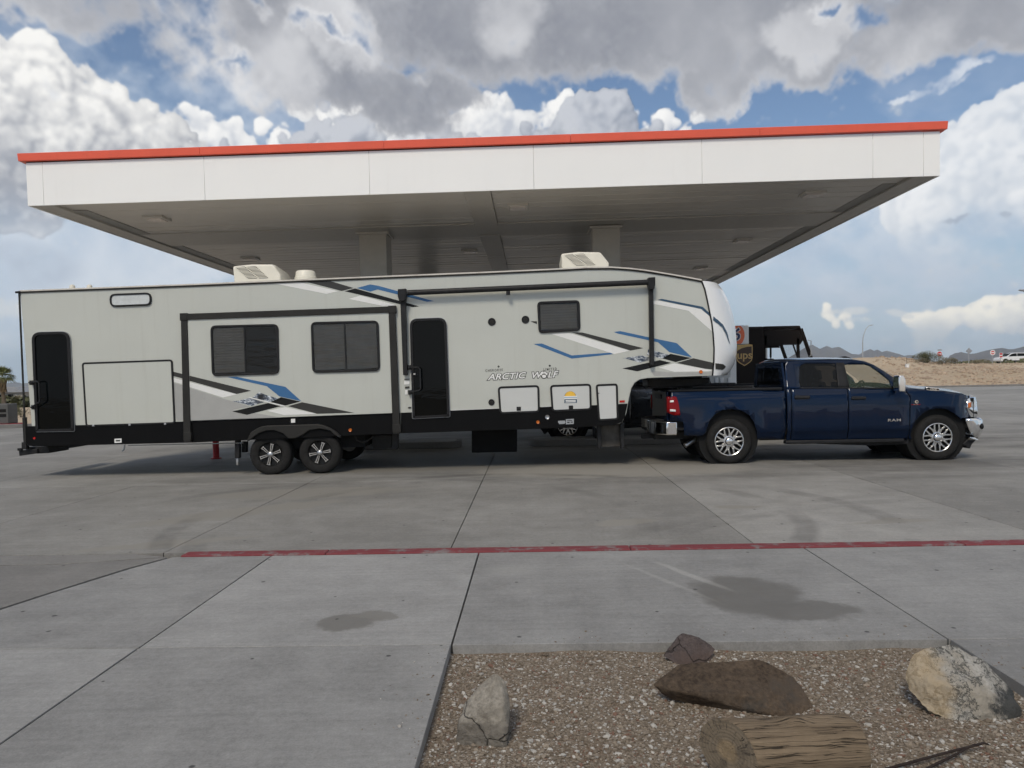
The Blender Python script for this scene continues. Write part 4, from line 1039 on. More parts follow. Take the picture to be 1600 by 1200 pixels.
decal(z6([(715, 847), (890, 798), (1106, 848), (1103, 916), (1010, 908)]), M['d_dark']); decal(z6([(530, 896), (690, 852), (1090, 925), (1040, 934), (690, 940)]), M['d_white'])
decal(z6([(450, 930), (690, 946), (1040, 941), (1085, 935), (1082, 968), (480, 985)]), M['d_grey'])

# slide-out: wall panel proud of the side, charcoal flange round it
sp_ = LP([(292, 496), (612, 484), (616, 645), (297, 657)])
MB().prism(sp_, SLY, .002).build('slide_out_wall', M['rv_side'], rv)
def flange(pts, y0=SLY - .022, name='slide_out_flange'): return MB().prism(LP(pts), y0, .002).build(name, M['rv_trim'], rv, bevel=.006)
flange([(285, 491), (618, 479), (618, 488.5), (285, 500.5)], SLY - .025)
flange([(285, 501), (294.8, 500.6), (300.5, 690), (289.5, 690.5)]); flange([(608, 489), (618, 488.6), (626, 677), (614.8, 677.5)])
for q in ([(283.5, 490), (295, 489.6), (295.3, 501), (283.8, 501.5)], [(607.5, 478.5), (619.5, 478), (619.8, 489.5), (607.8, 490)], [(289, 675), (301, 674.5), (301.4, 687), (289.4, 687.5)], [(614, 663), (627, 662.4), (627.4, 675), (614.4, 675.6)]):
    flange(q, SLY - .030, 'flange_bracket')
def rect(tl, tr, br, bl): return LP([tl, tr, br, bl])
def window(pts, rad, fw, y0, mullion=True, shade=(True, True), name='window', gm='glass_dark'):
    o = round_poly(pts, rad); i = inset(o, fw)
    fr = MB().ring(o, i, y0 - .030, y0).build(name, M['black_plastic'], rv, bevel=.004)
    MB().prism(inset(o, fw * .9), y0 - .016, y0 - .012).build('pane', M[gm], fr)
    q = inset([tuple(p) for p in pts], fw * .95); xs = [p[0] for p in q]; zs = [p[1] for p in q]; x0, x1, z0, z1 = min(xs), max(xs), min(zs), max(zs); xm = (x0 + x1) / 2
    bk = MB().prism(inset(o, fw * .9), y0 - .0022, y0 - .0012).build('dark_backing', M['glass_black'], fr)
    for k, on in enumerate(shade):
        if not on: continue
        a, b_ = ((x0, xm), (xm, x1))[k] if mullion else (x0, x1)
        n = int((z1 - z0) / .024); rows = []
        for r_ in range(n + 1):
            zz_ = z0 + .02 + (z1 - z0 - .04) * r_ / n; rows.append([(a + .015, y0 - (.0095 if r_ % 2 else .0035), zz_), (b_ - .015, y0 - (.0095 if r_ % 2 else .0035), zz_ + .004)])
        MB().grid(rows).build('shade', M['shade'], fr)
        if not mullion: break
    if mullion:
        t0, t1 = [( (q[0][i_] + q[1][i_]) / 2) for i_ in (0, 1)], [((q[3][i_] + q[2][i_]) / 2) for i_ in (0, 1)]
        MB().prism([(t0[0] - .010, t0[1] + .01), (t0[0] + .010, t0[1] + .01), (t1[0] + .010, t1[1] - .01), (t1[0] - .010, t1[1] - .01)], y0 - .024, y0 - .010).build('mullion', M['black_plastic'], fr)
    return fr
window(rect((331, 509), (436.5, 506.5), (438, 584.5), (333.5, 588)), .10, .034, SLY, shade=(True, False))
window(rect((487, 503.5), (592.5, 501), (595, 580), (489.5, 583)), .10, .034, SLY)
window(rect((839, 471.5), (905.5, 469), (907, 517), (841.5, 521)), .08, .040, 0, mullion=False, shade=(True,))
window(rect((172, 459.5), (237, 457), (237.5, 477.5), (173, 480)), .10, .030, 0, mullion=False, shade=(), gm='glass_frost')
bx_ = rect((377, 508.5), (431, 509), (430, 545), (380, 566))
# doors
def door(pts, rad, name, fw=.05, gm='glass_black'):
    o = round_poly(pts, rad, 7); i = inset(o, fw)
    d = MB().ring(o, i, -.045, .0).build(name, M['black_plastic'], rv, bevel=.006)
    MB().prism(inset(o, fw * .9), -.022, -.006).build('door_glass', M[gm], d)
    MB().ring(inset(o, -.008), inset(o, .010), -.022, .0).build('door_trim', M['galv'], d)
    return d
dr = door(rect((51.5, 519.5), (110, 518), (117.5, 673.5), (58, 674.5)), [.15, .15, .02, .02], 'rear_door', .045)
dm = door(rect((640.5, 498.5), (697.5, 496.5), (703, 651), (645, 654)), [.14, .14, .02, .02], 'entry_door', .042)
def grab(par, pts, nm='grab_handle'):
    q = LP(pts); y = -.13
    path = [(q[0][0], -.02, q[0][1]), (q[0][0], y, q[0][1]), (q[1][0] - .03, y, q[1][1]), (q[1][0], y, q[1][1] - .03), (q[2][0], y, q[2][1] + .03), (q[2][0] - .03, y, q[2][1]), (q[3][0], y, q[3][1]), (q[3][0], -.02, q[3][1])]
    h = MB().tube(path, .014, 8).build(nm, M['black_plastic'], par, smooth=60)
    for k in (0, 3): MB().box(q[k][0] - .04, q[k][0] + .03, -.07, -.002, q[k][1] - .04, q[k][1] + .04).build('handle_mount', M['black_plastic'], h, bevel=.008)
grab(dr, [(53, 598), (68, 595.5), (70, 629), (56, 636)]); grab(dm, [(640.5, 574), (657.5, 574), (659, 610), (642, 613)])
p = L(648, 584); MB().box(p[0] - .03, p[0] + .035, -.062, -.022, p[1] - .04, p[1] + .03).build('door_latch', M['black_plastic'], dm, bevel=.006)
MB().box(p[0] - .016, p[0] + .020, -.066, -.061, p[1] - .012, p[1] + .002).build('latch_key_plate', M['d_white'], dm)
# compartment doors
def hatch(pts, rad, frame=True, name='compartment_door', fw=.035, latch=None, m_='rv_panel', pr=.022):
    o = round_poly(pts, rad, 6); i = inset(o, fw)
    h = MB().prism(inset(o, fw * .9), -.014, .0).build(name, M[m_], rv, bevel=.004)
    MB().ring(o, i, -pr, .0).build('door_frame', M['black_plastic'], h, bevel=.005)
    if latch:
        q = L(*latch); MB().box(q[0] - .038, q[0] + .038, -.026, -.012, q[1] - .034, q[1] + .034).build('latch', M['black_plastic'], h, bevel=.012); MB().lathe([(.018, .0), (.016, -.006), (.0001, -.006)], (q[0], -.026, q[1]), 'y', 14).build('latch_knob', M['rv_trim'], h)
    return h
hatch(rect((128.5, 566.5), (270, 561.5), (274.5, 662), (134.5, 666.5)), .06, fw=.030, name='cargo_door', m_='rv_side')
for u, v in ((147, 665), (203.5, 664), (259, 662.5)):
    q = L(u, v); MB().box(q[0] - .018, q[0] + .018, -.030, -.012, q[1] - .012, q[1] + .022).build('thumb_latch', M['galv'], rv, bevel=.003)
hatch(rect((777.5, 604), (842.5, 601.5), (843.5, 644.5), (780.5, 647)), .075, latch=(810.5, 638.5))
h2 = hatch(rect((859, 601.5), (923.5, 599.3), (924.5, 640.8), (862, 643.6)), .075, latch=(892, 636.5))
h3 = hatch(rect((930.5, 600.5), (965, 599), (966.5, 656), (934.5, 658)), .06, name='side_hatch')
for v in (614.5, 646.5): q = L(934.5, v); MB().box(q[0] - .004, q[0] + .02, -.024, -.012, q[1] - .006, q[1] + .006).build('hinge', M['rv_trim'], h3)
# sticker: half sun over a striped panel and a dark plate
M['sun_yellow'] = mat('sticker_yellow', (.80, .48, .06), .4, var=.04); M['sky_blue'] = mat('sticker_blue', (.16, .34, .50), .4, var=.05)
c0, rr_ = L(891, 620.5), .098
MB().prism([(c0[0] + rr_ * 1.06 * math.cos(math.pi * k / 20), c0[1] + rr_ * 1.06 * math.sin(math.pi * k / 20)) for k in range(21)], -.0160, -.0142).build('sticker_outline', M['d_black'], h2)
MB().prism([(c0[0] + rr_ * math.cos(math.pi * k / 20), c0[1] + .004 + rr_ * math.sin(math.pi * k / 20)) for k in range(21)], -.0170, -.0150).build('sticker_sun', M['sun_yellow'], h2)
MB().prism(LP([(881.5, 619), (901.5, 618.5), (901.5, 623.2), (881.5, 623.8)]), -.0178, -.0145).build('sticker_white_bar', M['d_white'], h2)
MB().prism(LP([(881.5, 620.8), (901.5, 620.3), (901.5, 621.2), (881.5, 621.8)]), -.0184, -.0150).build('sticker_blue_bar', M['sky_blue'], h2)
MB().prism(LP([(881.8, 624), (901.2, 623.5), (901.2, 629.3), (881.8, 629.8)]), -.0172, -.0145).build('sticker_plate', M['d_navy'], h2)
for v in (625.8, 628.0): MB().prism(LP([(883.5, v - .7), (899.5, v - 1.1), (899.5, v + .4), (883.5, v + .7)]), -.0180, -.0150).build('sticker_print', M['d_white'], h2)
# speakers, ports, marker lights, data plates
def roundel(u, v, r, m_, name, y=-.02, ringm=None):
    q = L(u, v); o = MB().lathe([(r, 0), (r, y * .6), (r * .88, y), (r * .55, y * .8), (.0001, y * .8)], (q[0], 0, q[1]), 'y', 24).build(name, M[m_], rv, smooth=40)
    if ringm: MB().lathe([(r * .5, y * .7), (r * .45, y * 1.2), (.0001, y * 1.25)], (q[0], 0, q[1]), 'y', 16).build('speaker_cone', M[ringm], o, smooth=40)
    return o
roundel(768.5, 503, .068, 'black_plastic', 'speaker', ringm='rv_trim'); roundel(821, 499.5, .068, 'black_plastic', 'speaker', ringm='rv_trim'); roundel(768, 628.5, .055, 'black_plastic', 'socket_cover', ringm='rv_trim')
decal([(829, 502), (839, 502), (839, 506.5)], M['d_dark'], -.004)
roundel(840.5, 659.5, .030, 'amber', 'marker_light', -.03); roundel(547.5, 672, .030, 'amber', 'marker_light', -.03); roundel(855, 651.5, .040, 'steel', 'water_inlet', -.03); roundel(1095, 581, .032, 'amber', 'marker_light', -.02); roundel(54.5, 684.5, .022, 'redlens', 'marker_light', -.02)
decal([(968, 625.8), (976, 625.4), (976, 628.6), (968, 629)], M['redlens'], -.012, 'marker_light', .011)
for pts, m_ in (([(872, 657.5), (882.5, 657), (883.5, 660), (882, 662.2), (874, 662.6), (872, 660)], 'galv'), ([(884, 655), (896.5, 654.3), (896.5, 662.4), (884, 663)], 'galv'), ([(455, 654.5), (461.5, 654.2), (461.5, 660.3), (455, 660.6)], 'd_white'), ([(179.5, 685.5), (190.5, 685), (190.5, 691.5), (179.5, 692)], 'd_white'), ([(631.5, 595.5), (640, 595), (640, 600.5), (631.5, 601)], 'd_white'), ([(633, 609), (637, 609), (637, 616.5), (633, 616.5)], 'd_white')):
    decal(pts, M[m_], -.0132, 'data_plate', .0032)
for pts in ([(886, 656.8), (894, 656.4), (894, 657.6), (886, 658)], [(886, 659.2), (890, 659), (890, 660.8), (886, 661)], [(891.5, 658.8), (895, 658.6), (895, 660.2), (891.5, 660.4)], [(633, 604), (640, 603.6), (639.5, 606.5), (633, 607)], [(632, 592), (640, 591.6), (640, 593), (632, 593.4)], [(181.5, 687.5), (188.5, 687.2), (188.5, 689.5), (181.5, 689.8)], [(637.5, 636), (643, 635.6), (642, 638), (638, 638.2)]):
    decal(pts, M['d_dark'], -.0142, 'plate_print', .003)
# lettering
ang = math.atan2(L(872, 582)[1] - L(760, 588)[1], L(872, 582)[0] - L(760, 588)[0])
xd, zd_ = (math.cos(ang), 0, math.sin(ang)), (-math.sin(ang), 0, math.cos(ang))
def letter(body, u, v, size, m_, y, off=0.0, sx=1.0, shear=.35, sp=1.0, nm='lettering'):
    q = L(u, v); return text_mesh(body, size, M[m_], rv, (q[0], y, q[1]), nm, shear, off, sx, .0008, xd, zd_, sp)
for body, u, v, sx in (('ARCTIC', 791, 588.3, 1.20), ('W', 837, 586.5, 1.15), ('LF', 862.5, 585.6, 1.15)):
    letter(body, u, v, .150, 'd_black', -.0022, .0125, sx, .30, 1.02); letter(body, u, v, .150, 'd_white', -.0042, .0035, sx, .30, 1.02)
q = L(850, 586)
for r_, m_, y in ((1.0, 'd_black', -.0022), (.70, 'd_white', -.0042)):
    pw = MB()
    for (ox, oz, ra, rb) in ((0, -.022, .044, .036), (-.045, .018, .020, .028), (-.018, .042, .019, .027), (.018, .042, .019, .027), (.045, .018, .020, .028)):
        pw.prism([(q[0] + ox + ra * (1.25 if r_ == 1 else .85) * math.cos(2 * math.pi * k / 14), q[1] + oz + rb * (1.25 if r_ == 1 else .85) * math.sin(2 * math.pi * k / 14)) for k in range(14)], y, y + .0016)
        y -= .00005
    pw.build('paw_mark', M[m_], rv)
letter('CHEROKEE', 772, 578.8, .062, 'd_dark', -.002, .001, .75, 0, 1.45); letter('LIMITED', 859.5, 577, .062, 'd_dark', -.002, .001, .72, 0, 1.55)
for u, v in ((779, 572.8), (859, 571.5)): roundel(u, v, .018, 'd_dark', 'emblem_dot', -.004)
# awning
def at_y(u, v, y): return L(u, v, y)
aw = MB(); a, b_ = L(637, 457.5, -.13), L(1013, 441, -.13); k = L(668, 0, -.13)
aw.tube([(a[0], -.13, a[1]), (b_[0], -.13, b_[1])], .048, 14).build('awning_tube', M['black_metal'], rv, smooth=50)
for pts, y0, y1 in (([(625.5, 458), (634, 457.5), (637, 586), (630.5, 586.5)], -.115, -.01), ([(1013.5, 440), (1020, 439.6), (1021.5, 571), (1015, 571.5)], -.115, -.01)):
    arm = MB().prism(LP(pts, -.06), y0, y1).build('awning_arm', M['black_metal'], rv, bevel=.008)
    c1 = pts[0]; hd = [(c1[0] - 2.5, c1[1] - 5), (pts[1][0] + 2, pts[1][1] - 5.5), (pts[1][0] + 2, pts[1][1] + 6), (pts[1][0], pts[1][1] + 14), (c1[0], c1[1] + 14), (c1[0] - 2.5, c1[1] + 6)]
    MB().prism(LP(hd, -.06), -.185, -.02).build('awning_head', M['black_plastic'], arm, bevel=.012)
q = L(794, 458, -.13); MB().box(q[0] - .035, q[0] + .035, -.17, -.12, q[1] - .03, q[1] + .03).build('awning_stop', M['black_plastic'], rv, bevel=.008)
# roof air conditioners and a vent
def aircon(tl, rg, tr, rt, br, bl, y0=.72, y1=1.62, far=0.14):
    P_ = [L(*p, y0) for p in (bl, tl, rg, tr, rt, br)]
    P_[0] = (P_[0][0], P_[0][1] - .06); P_[-1] = (P_[-1][0], P_[-1][1] - .06)
    mb = MB(); n = len(P_); near = [(x, y0, z) for x, z in P_]; cx = sum(x for x, z in P_) / n
    farp = [(cx + (x - cx) * .96, y1, z - (0 if i in (0, n - 1) else .03)) for i, (x, z) in enumerate(P_)]
    mid = [(x, y0 + .16, z + (0 if i in (0, n - 1) else .012)) for i, (x, z) in enumerate(P_)]
    mb.v = near + mid + farp; mb.f = [tuple(range(n)), tuple(range(3 * n - 1, 2 * n - 1, -1))]
    for r_ in (0, 1):
        for i in range(n): j = (i + 1) % n; mb.f.append((r_ * n + i, r_ * n + j, (r_ + 1) * n + j, (r_ + 1) * n + i))
    ac = mb.build('air_conditioner', M['cream'], rv, bevel=.03, seg=3)
    # slanted louvre field on the near side
    ax, az_ = P_[1]; W = P_[3][0] - P_[1][0]; Hh = P_[2][1] - P_[0][1] - .06
    for c_i in (0, 1):
        x0 = ax + .05 * W + c_i * .27 * W + .02; wl = .22 * W; sl = .30 * W
        zt_, zb_ = P_[1][1] + .0 * Hh - .02, P_[0][1] + .085
        quad = [(x0, zt_), (x0 + wl, zt_ + .008), (x0 + wl + sl, zb_), (x0 + sl, zb_)]
        MB().prism(quad, y0 - .003, y0 + .01).build('louvre_recess', M['dark_gap'], ac)
        for k in range(9):
            f = (k + .5) / 9; xa, za = x0 + sl * f, zt_ + (zb_ - zt_) * f
            MB().add([(xa - .004, y0 - .004, za + .004), (xa + wl, y0 - .004, za + .004), (xa + wl, y0 - .016, za - .008), (xa - .004, y0 - .016, za - .008), (xa, y0 - .004, za + .009), (xa + wl, y0 - .004, za + .009), (xa + wl, y0 - .017, za - .003), (xa, y0 - .017, za - .003)],
                     [(0,1,2,3),(7,6,5,4),(0,4,5,1),(1,5,6,2),(2,6,7,3),(3,7,4,0)]).build('louvre', M['cream'], ac)
    return ac
aircon((363.5, 416), (392.5, 413), (426.5, 413), (438.7, 430), (438.5, 434), (365.5, 438)); aircon((877, 396.5), (904, 393.4), (938, 394), (952, 411), (951, 416), (878.5, 417.5))
q0, q1 = L(456.5, 434, .9), L(489.5, 434, .9); zt_ = L(473, 421.3, .9)[1]; xc_ = (q0[0] + q1[0]) / 2; rv_ = (q1[0] - q0[0]) / 2
MB().lathe([(rv_ * 1.06, -.10), (rv_ * 1.04, .02), (rv_ * .97, .03), (rv_ * .90, zt_ - q0[1] - .02), (rv_ * .82, zt_ - q0[1]), (.0001, zt_ - q0[1] + .006)], (xc_, 1.1, q0[1]), 'z', 28).build('roof_vent', M['cream'], rv, smooth=40)
for u in (113, 140): q = L(u, 449, .8); MB().lathe([(.05, -.05), (.045, .03), (.02, .05), (.0001, .05)], (q[0], .8, q[1]), 'z', 12).build('roof_fitting', M['cream'], rv, smooth=40)
# running gear
wz = .365
for u, v in ((422.5, 711), (500, 709)):
    x = at(u, v, RVY + .04).x - RVO.x
    wheel_six(rv, (x, .04, wz), r=.37, ry=.4 if u > 450 else .25); wheel_six(rv, (x, 2.17, wz), r=.37, face=False)
    MB().tube([(x, .2, wz + .01), (x, 2.3, wz + .01)], .05, 10).build('axle', M['black_metal'], rv, smooth=60)
fend = zd([(300, 755), (330, 725), (400, 680), (455, 656), (520, 645), (1120, 628), (1190, 640), (1260, 668), (1340, 715), (1390, 760)])
inner = [(506 + 27, 684.5), (524, 679.5), (517, 672.5), (500, 669.5), (484, 672), (475, 679), (462, 684.8), (452, 685), (444, 677), (430, 672), (418, 672.5), (405, 677), (396, 684), (389, 689)]
fo = LP([(387, 688.5)] + fend[1:-1] + [(533, 681)] + inner)
MB().prism(fo, -.055, .02).build('wheel_fender', M['rv_trim'], rv, bevel=.012)
MB().box(L(385, 0)[0], L(536, 0)[0], .30, 2.1, .42, .75).build('wheel_well', M['dark_gap'], rv)
# underside fittings
def ubox(pts, y0, y1, m_, name, bevel=.01): return MB().prism(LP(pts, y0), y0, y1).build(name, M[m_], rv, bevel=bevel)
ubox([(737, 672), (808, 670), (808, 706), (737, 707.5)], .9, 1.9, 'rv_black', 'holding_tank')
ubox([(366.5, 688), (374, 688), (374, 716), (366.5, 716)], .12, .22, 'black_metal', 'stabiliser_jack'); ubox([(368.5, 716), (372.5, 716), (372.5, 727), (368.5, 727)], .14, .20, 'steel', 'jack_foot')
ubox([(377, 690), (385, 690), (385, 707), (377, 707)], .3, .4, 'black_metal', 'spring_hanger')
ubox([(612, 676), (622, 676), (622, 702), (612, 703)], .5, .62, 'black_metal', 'stabiliser_jack'); ubox([(580, 680), (612, 679), (612, 700), (582, 701)], .7, 1.5, 'black_metal', 'step_box')
hose = [(554, 681), (558, 688), (566, 691), (574, 689), (583, 682)]
MB().tube([(*L(u, v, .25)[:1], .25, L(u, v, .25)[1]) for u, v in hose], .016, 7).build('sewer_hose', M['rv_trim'], rv, smooth=60)
MB().tube([(L(u, v, .2)[0], .2, L(u, v, .2)[1]) for u, v in ((195, 695), (194, 702), (191, 705))], .014, 7).build('drain_pipe', M['galv'], rv, smooth=60)
MB().tube([(L(200, 696, .1)[0], .1, L(200, 696, .1)[1]), (L(380, 692, .1)[0], .1, L(380, 692, .1)[1])], .010, 6).build('gas_pipe', M['galv'], rv)
M['dirty_plate'] = mat('dusty_steel_plate', (.075, .068, .058), .6, .3, var=.3, vscale=7, dirt=.6, dirtc=(.14, .125, .105))
ubox([(934, 664), (973, 660), (975, 697), (936, 699)], .35, .40, 'dirty_plate', 'landing_gear_plate', .006)
for u in (936, 972): ubox([(u - 3, 662), (u + 3.5, 660), (u + 4, 700), (u - 2, 701)], .22, .34, 'black_metal', 'landing_leg')
for u in (940,): ubox([(u - 4, 662), (u + 3.5, 660), (u + 4, 690), (u - 2, 690)], 2.0, 2.12, 'black_metal', 'landing_leg')
# hitch pin box under the nose
ubox([(1012, 592), (1108, 590), (1108, 598), (1085, 604), (1030, 606), (1012, 604)], .95, 1.5, 'black_metal', 'pin_box', .02)
ubox([(1062, 602), (1082, 602), (1082, 618), (1062, 618)], 1.12, 1.30, 'black_metal', 'kingpin', .01)
# rear bumper, hitch receiver and folded ladder
ubox([(29, 704), (58, 701.5), (58, 708.5), (30, 712.5)], .25, 2.1, 'black_metal', 'rear_bumper', .008)
ubox([(27, 700.5), (33, 700), (33, 704), (27, 704.5)], .20, .26, 'black_metal', 'bumper_bracket', .004); ubox([(33.5, 691), (41, 691), (41, 702), (33.5, 702)], .15, .24, 'black_metal', 'bumper_bracket', .004)
ubox([(40, 698.5), (75, 697), (77, 708), (58, 709), (40, 706)], .3, .9, 'black_metal', 'hitch_receiver', .008)
ubox([(34.5, 652.5), (39, 652.3), (41, 693), (36.5, 693)], .14, .20, 'black_metal', 'ladder_rail', .004)
tag(rv, 'long grey fifth-wheel travel trailer with black skirt and blue and black swoosh graphics', 'trailer')
# ------------------------------------------------------------------ pickup truck
TH = R_(-1.5)
TD, TN = Vector((math.cos(TH), math.sin(TH), 0)), Vector((-math.sin(TH), math.cos(TH), 0))
TO = Vector((5.66, 13.03, 0)) + TN * 1.0           # centre line, half-way between the axles
def T(u, v, y=-1.0):
    d = ray(u, v); o = Vector((0, 0, CH)); k = ((TO + TN * y) - o).dot(TN) / d.dot(TN); p = o + d * k - TO; return (p.dot(TD), p.z)
XR, XF = T(1140, 692)[0], T(1466, 688)[0]
PROF = [(.30, .09), (.42, .055), (.50, .040), (.545, .018), (.58, .002), (.75, 0), (.98, 0), (1.08, .006), (1.17, .020), (1.24, .040), (1.30, .065), (1.38, .10), (1.92, .275), (2.05, .33)]
def lerp_tab(tab, z):
    if z <= tab[0][0]: return tab[0][1]
    for (a, p), (b_, q) in zip(tab[:-1], tab[1:]):
        if z <= b_: return p + (q - p) * (z - a) / (b_ - a)
    return tab[-1][1]
def ys(x, z):
    y = lerp_tab(PROF, z)
    for xa in (XR, XF):
        d = math.hypot(x - xa, z - .42); y -= .030 * sst(-d, -.70, -.52)
    t = max(0, (x - (XF + .18)) / .62); y += .26 * t * t * (1.0 + max(0, z - .9))
    t = max(0, (XR - .80 - x) / .45); y += .05 * t * t
    return y
def Ts(u, v, off=0.0):
    y = 0.0
    for _ in range(3): x, z = T(u, v, -1.0 + y + off); y = ys(x, z)
    return x, z
def zA(pts): return [(1000 + x / 5.714, 540 + y / 5.714) for x, y in pts]
def zB(pts): return [(1260 + x / 5.714, 540 + y / 5.714) for x, y in pts]
m, nt, b, g = new_mat('navy_metallic_paint')
tcn = g.node('ShaderNodeTexCoord'); P = X(g, tcn.outputs['Object']); fl = g.voro(P, 900, 'F1', out='Color'); fr_, _, _ = g.sep(fl)
S(b, 'Base Color', g.mix(fr_ * .5, (.0012, .0068, .023), (.0034, .0175, .053))); S(b, 'Metallic', .35); S(b, 'Roughness', .36); S(b, 'Specular IOR Level', .0); S(b, 'Coat IOR', 1.38); S(b, 'Coat Weight', 1.0); S(b, 'Coat Roughness', .015)
bn = g.node('ShaderNodeBump'); bn.inputs['Strength'].default_value = .06; bn.inputs['Distance'].default_value = .05
nt.links.new(g.noise(P, 2.0, 2, .5).s, bn.inputs['Height']); nt.links.new(bn.outputs[0], b.inputs['Coat Normal']); M['navy'] = m
M['glass_car'] = glass_mat('tinted_car_glass', (.003, .004, .005), .95, .02, 0, .2); M['glass_clear'] = glass_mat('green_car_glass', (.085, .115, .085), .34, .02)
M['interior'] = mat('dark_interior', (.022, .021, .020), .8, var=.2); M['seat'] = mat('seat_cloth', (.05, .048, .045), .85, var=.2)
M['lamp_clear'] = glass_mat('clear_lens', (.85, .87, .88), .30, .03); M['red_lamp'] = mat('tail_lamp_red', (.20, .004, .006), .2, var=.1, spec=.25)
def panel(name, parent, pts, m_, holes=(), off=0.0, th=.025, gap=.004, step=.09, both=True, mirror_name=None, flat=False):
    """side panel: outline in the photo laid on the curved flank, cut fine, thickened inwards; both flanks"""
    loops = [inset([Ts(u, v, off) for u, v in pts], gap)] + [[Ts(u, v, off) for u, v in h] for h in holes]
    bm = bmesh.new(); es = []
    for lp in loops:
        vs = [bm.verts.new((x, 0, z)) for x, z in lp]; es += [bm.edges.new((vs[i], vs[(i + 1) % len(vs)])) for i in range(len(vs))]
    bmesh.ops.triangle_fill(bm, use_beauty=True, use_dissolve=False, edges=es)
    xs = [v.co.x for v in bm.verts]; zs = [v.co.z for v in bm.verts]
    k = math.ceil(min(xs) / step)
    while k * step < max(xs):
        bmesh.ops.bisect_plane(bm, geom=bm.verts[:] + bm.edges[:] + bm.faces[:], plane_co=(k * step, 0, 0), plane_no=(1, 0, 0)); k += 1
    for zz_ in sorted(set([q[0] for q in PROF] + [.66, 1.13, 1.21, 1.5, 1.65, 1.8])):
        if min(zs) < zz_ < max(zs): bmesh.ops.bisect_plane(bm, geom=bm.verts[:] + bm.edges[:] + bm.faces[:], plane_co=(0, 0, zz_), plane_no=(0, 0, 1))
    bmesh.ops.dissolve_degenerate(bm, dist=1e-4, edges=bm.edges[:])
    for v in bm.verts: v.co.y = -1.0 + ys(v.co.x, v.co.z) + off
    bmesh.ops.recalc_face_normals(bm, faces=bm.faces)
    bm.faces.ensure_lookup_table()
    if sum(f.normal.y for f in bm.faces) > 0: bmesh.ops.reverse_faces(bm, faces=bm.faces[:])
    me = bpy.data.meshes.new(name); bm.to_mesh(me); bm.free(); me.polygons.foreach_set('use_smooth', [True] * len(me.polygons)); me.set_sharp_from_angle(angle=R_(38))
    out = []
    for sgn in ((1, -1) if both else (1,)):
        mm = me if sgn == 1 else me.copy()
        if sgn == -1: mm.transform(Matrix.Diagonal((1, -1, 1, 1))); mm.flip_normals()
        o = link(name, mm, m_, parent)
        if th:
            md = o.modifiers.new('thick', 'SOLIDIFY'); md.thickness = th; md.offset = -1
        out.append(o)
    return out[0] if not both else out
